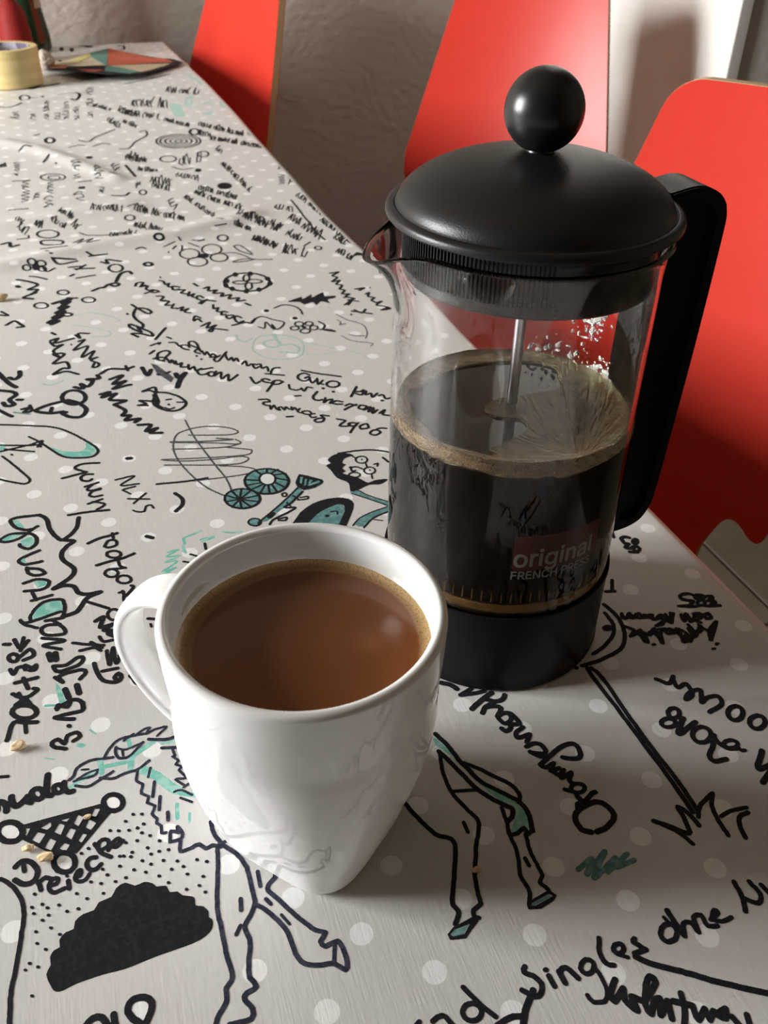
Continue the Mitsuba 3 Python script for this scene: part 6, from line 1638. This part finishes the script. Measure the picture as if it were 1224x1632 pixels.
uF 0 1692,9721 1686,9702 1675,9687 1663,9679 1650,9679 1638,9686 1630,9700 1626,9719 1628,9739 1634,9758 1644,9773 1657,9782 1670,9782 1682,9774 1690,9760 1694,9741
#handwriting|scattered words in the fold at the left
k 108 -444,9133 -432,9240 -404,9239 -424,9094 -386,9175 -400,9035 -363,9116
k 169 -440,8637 -345,8642 -344,8709
k 105 -433,8948 -382,9024 -406,9010 -411,8862 -363,8948 -395,8804 -386,8877 -328,8933 -374,8745
k 106 -282,8970 -250,9080 -267,8934 -226,9058 -247,8889 -202,9059 -224,8872
k 97 -129,9076 -104,9130 -115,9125 -117,9008 -116,9054 -71,9146 -103,8976 -70,9064 -89,9027 -89,8940 -56,9019
k 94 -61,8874 -51,8955 -26,8959 -46,8835 1,8957 -25,8819 -19,8882 9,8892
k 112 -55,9292 -7,9433 -33,9363 -34,9263 -31,9317 -3,9337 -24,9290 -23,9209 15,9319 -6,9191 0,9256 23,9269 6,9155
k 110 21,9114 66,9257 34,9067 78,9195 53,9050 83,9114
k 107 38,8884 110,9033 54,8827 104,8904 72,8761 77,8815 135,8877
k 171 104,8644 174,8554 365,8497
k 102 360,8429 356,8504 380,8576 382,8429 406,8571 406,8438 428,8551 428,8429 423,8476 448,8559 435,8510
k 102 455,8428 452,8494 474,8549 479,8439 474,8484 496,8549 485,8520 497,8431 496,8525 518,8577 506,8537 516,8440 545,8627 537,8436 560,8574
k 103 585,8424 581,8484 607,8573
k 210 -80,8664 -85,8637 -96,8614 -111,8596 -131,8585 -154,8581 -178,8585 -202,8596 -224,8613 -242,8636 -256,8662 -264,8691 -267,8720 -262,8747 -252,8771 -236,8789 -216,8801 -193,8805 -169,8802 -144,8791 -122,8773 -104,8750 -90,8723 -82,8693 -80,8664
#handwriting|dense writing along the right hem of the cloth
k 145 2416,10522 2504,10452 2393,10410 2441,10450 2474,10351 2375,10292 2416,10221 2385,10268 2341,10183 2375,10223 2382,10117
k 136 2295,9989 2343,9917 2272,9886 2321,9832 2257,9797 2304,9754 2242,9721 2282,9673 2211,9635
k 142 2497,10341 2551,10392 2549,10291 2452,10214 2507,10155 2425,10097 2524,10010
k 133 2366,9831 2451,9777 2417,9828 2351,9722 2398,9665 2365,9716 2311,9616
k 1086 2474,9707 2464,9593
k 446 2538,10079 2530,9787
k 128 2499,9444 2584,9540 2500,9361 2570,9444 2513,9317 2545,9400 2614,9442 2530,9331 2516,9240
k 124 2523,9182 2630,9322 2548,9215 2513,9085 2624,9235
k 123 2286,9189 2307,9256 2360,9289 2333,9264 2296,9123 2372,9224 2335,9181 2309,9081 2332,9151 2388,9197 2319,9046 2395,9146 2313,8970
k 119 2333,8909 2415,9031 2330,8854 2391,8939 2345,8816 2358,8865 2394,8879 2338,8756 2404,8837 2385,8827 2341,8698 2380,8791
k 115 2350,8638 2378,8712 2413,8716 2370,8611 2419,8674 2362,8552 2381,8610 2463,8694 2380,8525 2401,8585 2430,8581 2407,8566
k 111 2305,8379 2370,8455 2313,8327 2358,8429 2378,8400 2334,8351 2315,8266 2342,8337 2393,8358 2342,8297 2323,8199 2358,8282 2424,8339 2333,8161 2400,8248 2377,8237 2345,8117 2385,8208 2423,8219 2347,8072 2417,8153
k 106 2351,7979 2398,8079 2410,8048 2354,7924 2428,8018 2362,7876 2427,7941
k 118 2558,8727 2580,8777 2613,8762 2557,8659 2564,8691 2606,8693 2542,8588 2603,8624 2531,8505
k 113 2537,8410 2589,8435 2529,8341 2587,8373 2526,8276 2608,8345 2521,8215 2552,8272 2570,8234 2512,8141 2570,8171 2512,8082 2571,8126 2541,8114
k 104 2295,7861 2299,7892 2365,7969 2325,7911 2304,7818 2356,7888 2318,7782 2397,7914 2319,7735 2337,7793 2394,7858 2345,7784 2328,7707 2389,7792 2354,7745 2347,7678
k 109 2209,7525 2270,7603 2221,7491 2291,7579 2231,7445 2269,7535 2305,7547 2246,7419 2267,7478
k 107 2252,7360 2321,7459 2285,7418 2262,7329 2320,7407 2273,7299 2366,7438 2295,7339
k 104 2383,7839 2484,7981 2389,7776 2514,7952 2416,7820 2398,7719 2476,7818 2420,7696 2479,7763 2429,7710 2424,7636 2514,7749 2430,7571 2507,7651 2476,7629 2431,7498 2520,7612 2488,7588
k 97 2350,7382 2383,7455 2373,7442 2367,7387 2398,7456 2384,7383 2410,7441 2398,7374 2433,7449 2416,7369 2416,7386 2444,7435 2424,7356
k 118 2447,8816 2510,8907 2453,8772 2515,8860 2460,8730 2551,8869 2479,8754 2470,8687 2526,8774 2475,8652 2495,8713
k 116 2484,8616 2501,8671 2541,8689 2526,8683 2500,8581 2525,8651 2547,8650 2503,8545
#handwriting|underlined slanted words near the right hem
k 204 2207,9092 2207,8824 2196,8550 2196,8324 2184,8109 2207,7859
k 117 1991,8872 1995,8926 2036,8987 2016,8957 2005,8816 2072,8992 2035,8905 2038,8819 2099,8959
k 116 2082,8793 2130,8909 2101,8752 2126,8872 2161,8888 2125,8721
k 125 2032,8535 2111,8654 2049,8498 2090,8614 2125,8617 2051,8435 2121,8525 2064,8364 2159,8518 2084,8330 2099,8393
k 120 2083,8243 2154,8345 2100,8199 2213,8372 2104,8116 2189,8230 2135,8079 2230,8229 2146,8026 2220,8137 2139,7957 2263,8138 2153,7884
k 167 2118,7659 2111,7643 2101,7631 2089,7625 2077,7626 2067,7632 2060,7644 2057,7660 2059,7676 2066,7692 2076,7704 2089,7710 2101,7710 2111,7703 2118,7691 2121,7675 2118,7659
k 170 1983,7758 2061,7835
k 105 1896,8090 1955,8191 1921,8079 2001,8215 1954,8138 1925,8007 1982,8099 1937,7963 2004,8079 1953,7924 2035,8078 1992,8010 1974,7909 2035,8005 2013,7984
k 109 1754,7639 1847,7874 1779,7632 1789,7701 1858,7830 1797,7684 1799,7600 1809,7667 1886,7819 1832,7599 1888,7714 1856,7572 1878,7672 1912,7702
k 107 1888,7509 1983,7736 1912,7568 1911,7486 1976,7613
k 112 1684,8630 1713,8747 1737,8749 1709,8699 1698,8603 1714,8681 1758,8743 1721,8592 1766,8680 1733,8552 1783,8645 1750,8504 1772,8597 1810,8627 1767,8471 1816,8580 1805,8580
k 109 1790,8418 1843,8520 1810,8458 1820,8413 1883,8546 1837,8374 1908,8535
k 108 1850,8306 1904,8418 1872,8297 1939,8447 1888,8267 1914,8364 1944,8377 1914,8326
k 115 1586,8069 1627,8151 1612,8142 1601,8036 1652,8147 1613,8008 1667,8128 1626,7982 1633,8033 1673,8080 1656,8063
k 113 1656,7943 1708,8041 1668,7886 1696,7993 1724,7988 1708,7977 1691,7858 1749,7967 1708,7820 1756,7908 1721,7847 1730,7805 1776,7896
k 101 2421,6920 2426,6964 2465,7027 2447,6928 2455,6979 2487,7019 2464,6976 2464,6919 2468,6960 2507,7009
k 102 2494,6910 2539,7009 2519,6976 2521,6927 2577,7062 2538,6969 2536,6907
#ink_marks|small dark ink marks at the far edge of the cloth by the wall
k 704 848,18737 996,18812 1296,18963
k 1390 870,18798 965,18643
kF 0 521,18493 501,18349 472,18295 449,18362 446,18511 465,18658 495,18714 518,18645
kF 0 687,18389 667,18246 637,18192 614,18259 612,18407 633,18552 663,18608 686,18539
k 430 1459,18589 1553,18633 1534,18289 1443,18268
kF 0 433,17353 420,17276 398,17249 380,17286 375,17367 388,17445 410,17473 429,17434
"""
draw_all(STROKES)
# the writing goes on over the part of the cloth left of the picture
rg = np.random.default_rng(21)
words = []
for k in range(230):
    x, y, a, h = rg.uniform(-0.62, -0.085), rg.uniform(-0.36, 1.84), rg.choice([0, 1.57, 3.14, 4.71]) + rg.normal(0, 0.35), rg.uniform(0.007, 0.016)
    n = int(rg.integers(6, 17))
    t = np.cumsum(rg.uniform(0.12, 0.3, n)) * h
    s = np.where(np.arange(n) % 2, rg.uniform(0.3, 0.9, n), rg.uniform(-0.5, -0.1, n)) * h
    p = np.stack([x + t * math.cos(a) - s * math.sin(a), y + t * math.sin(a) + s * math.cos(a)], 1)
    if p[:, 0].max() < -0.075 and p[:, 0].min() > -0.65 and p[:, 1].min() > -0.38 and p[:, 1].max() < 1.87 and np.min(np.hypot(p[:, 0] - TP[0], p[:, 1] - TP[1])) > 0.06:
        words.append(LineString(smooth_line(p)).buffer(rg.uniform(0.0004, 0.0009), quad_segs=2))
add('scattered_handwriting', flat_mesh(unary_union(words), 0.00026), 'ink_black', cloth, kind='stuff', label='scattered black handwriting along the left half of the cloth')
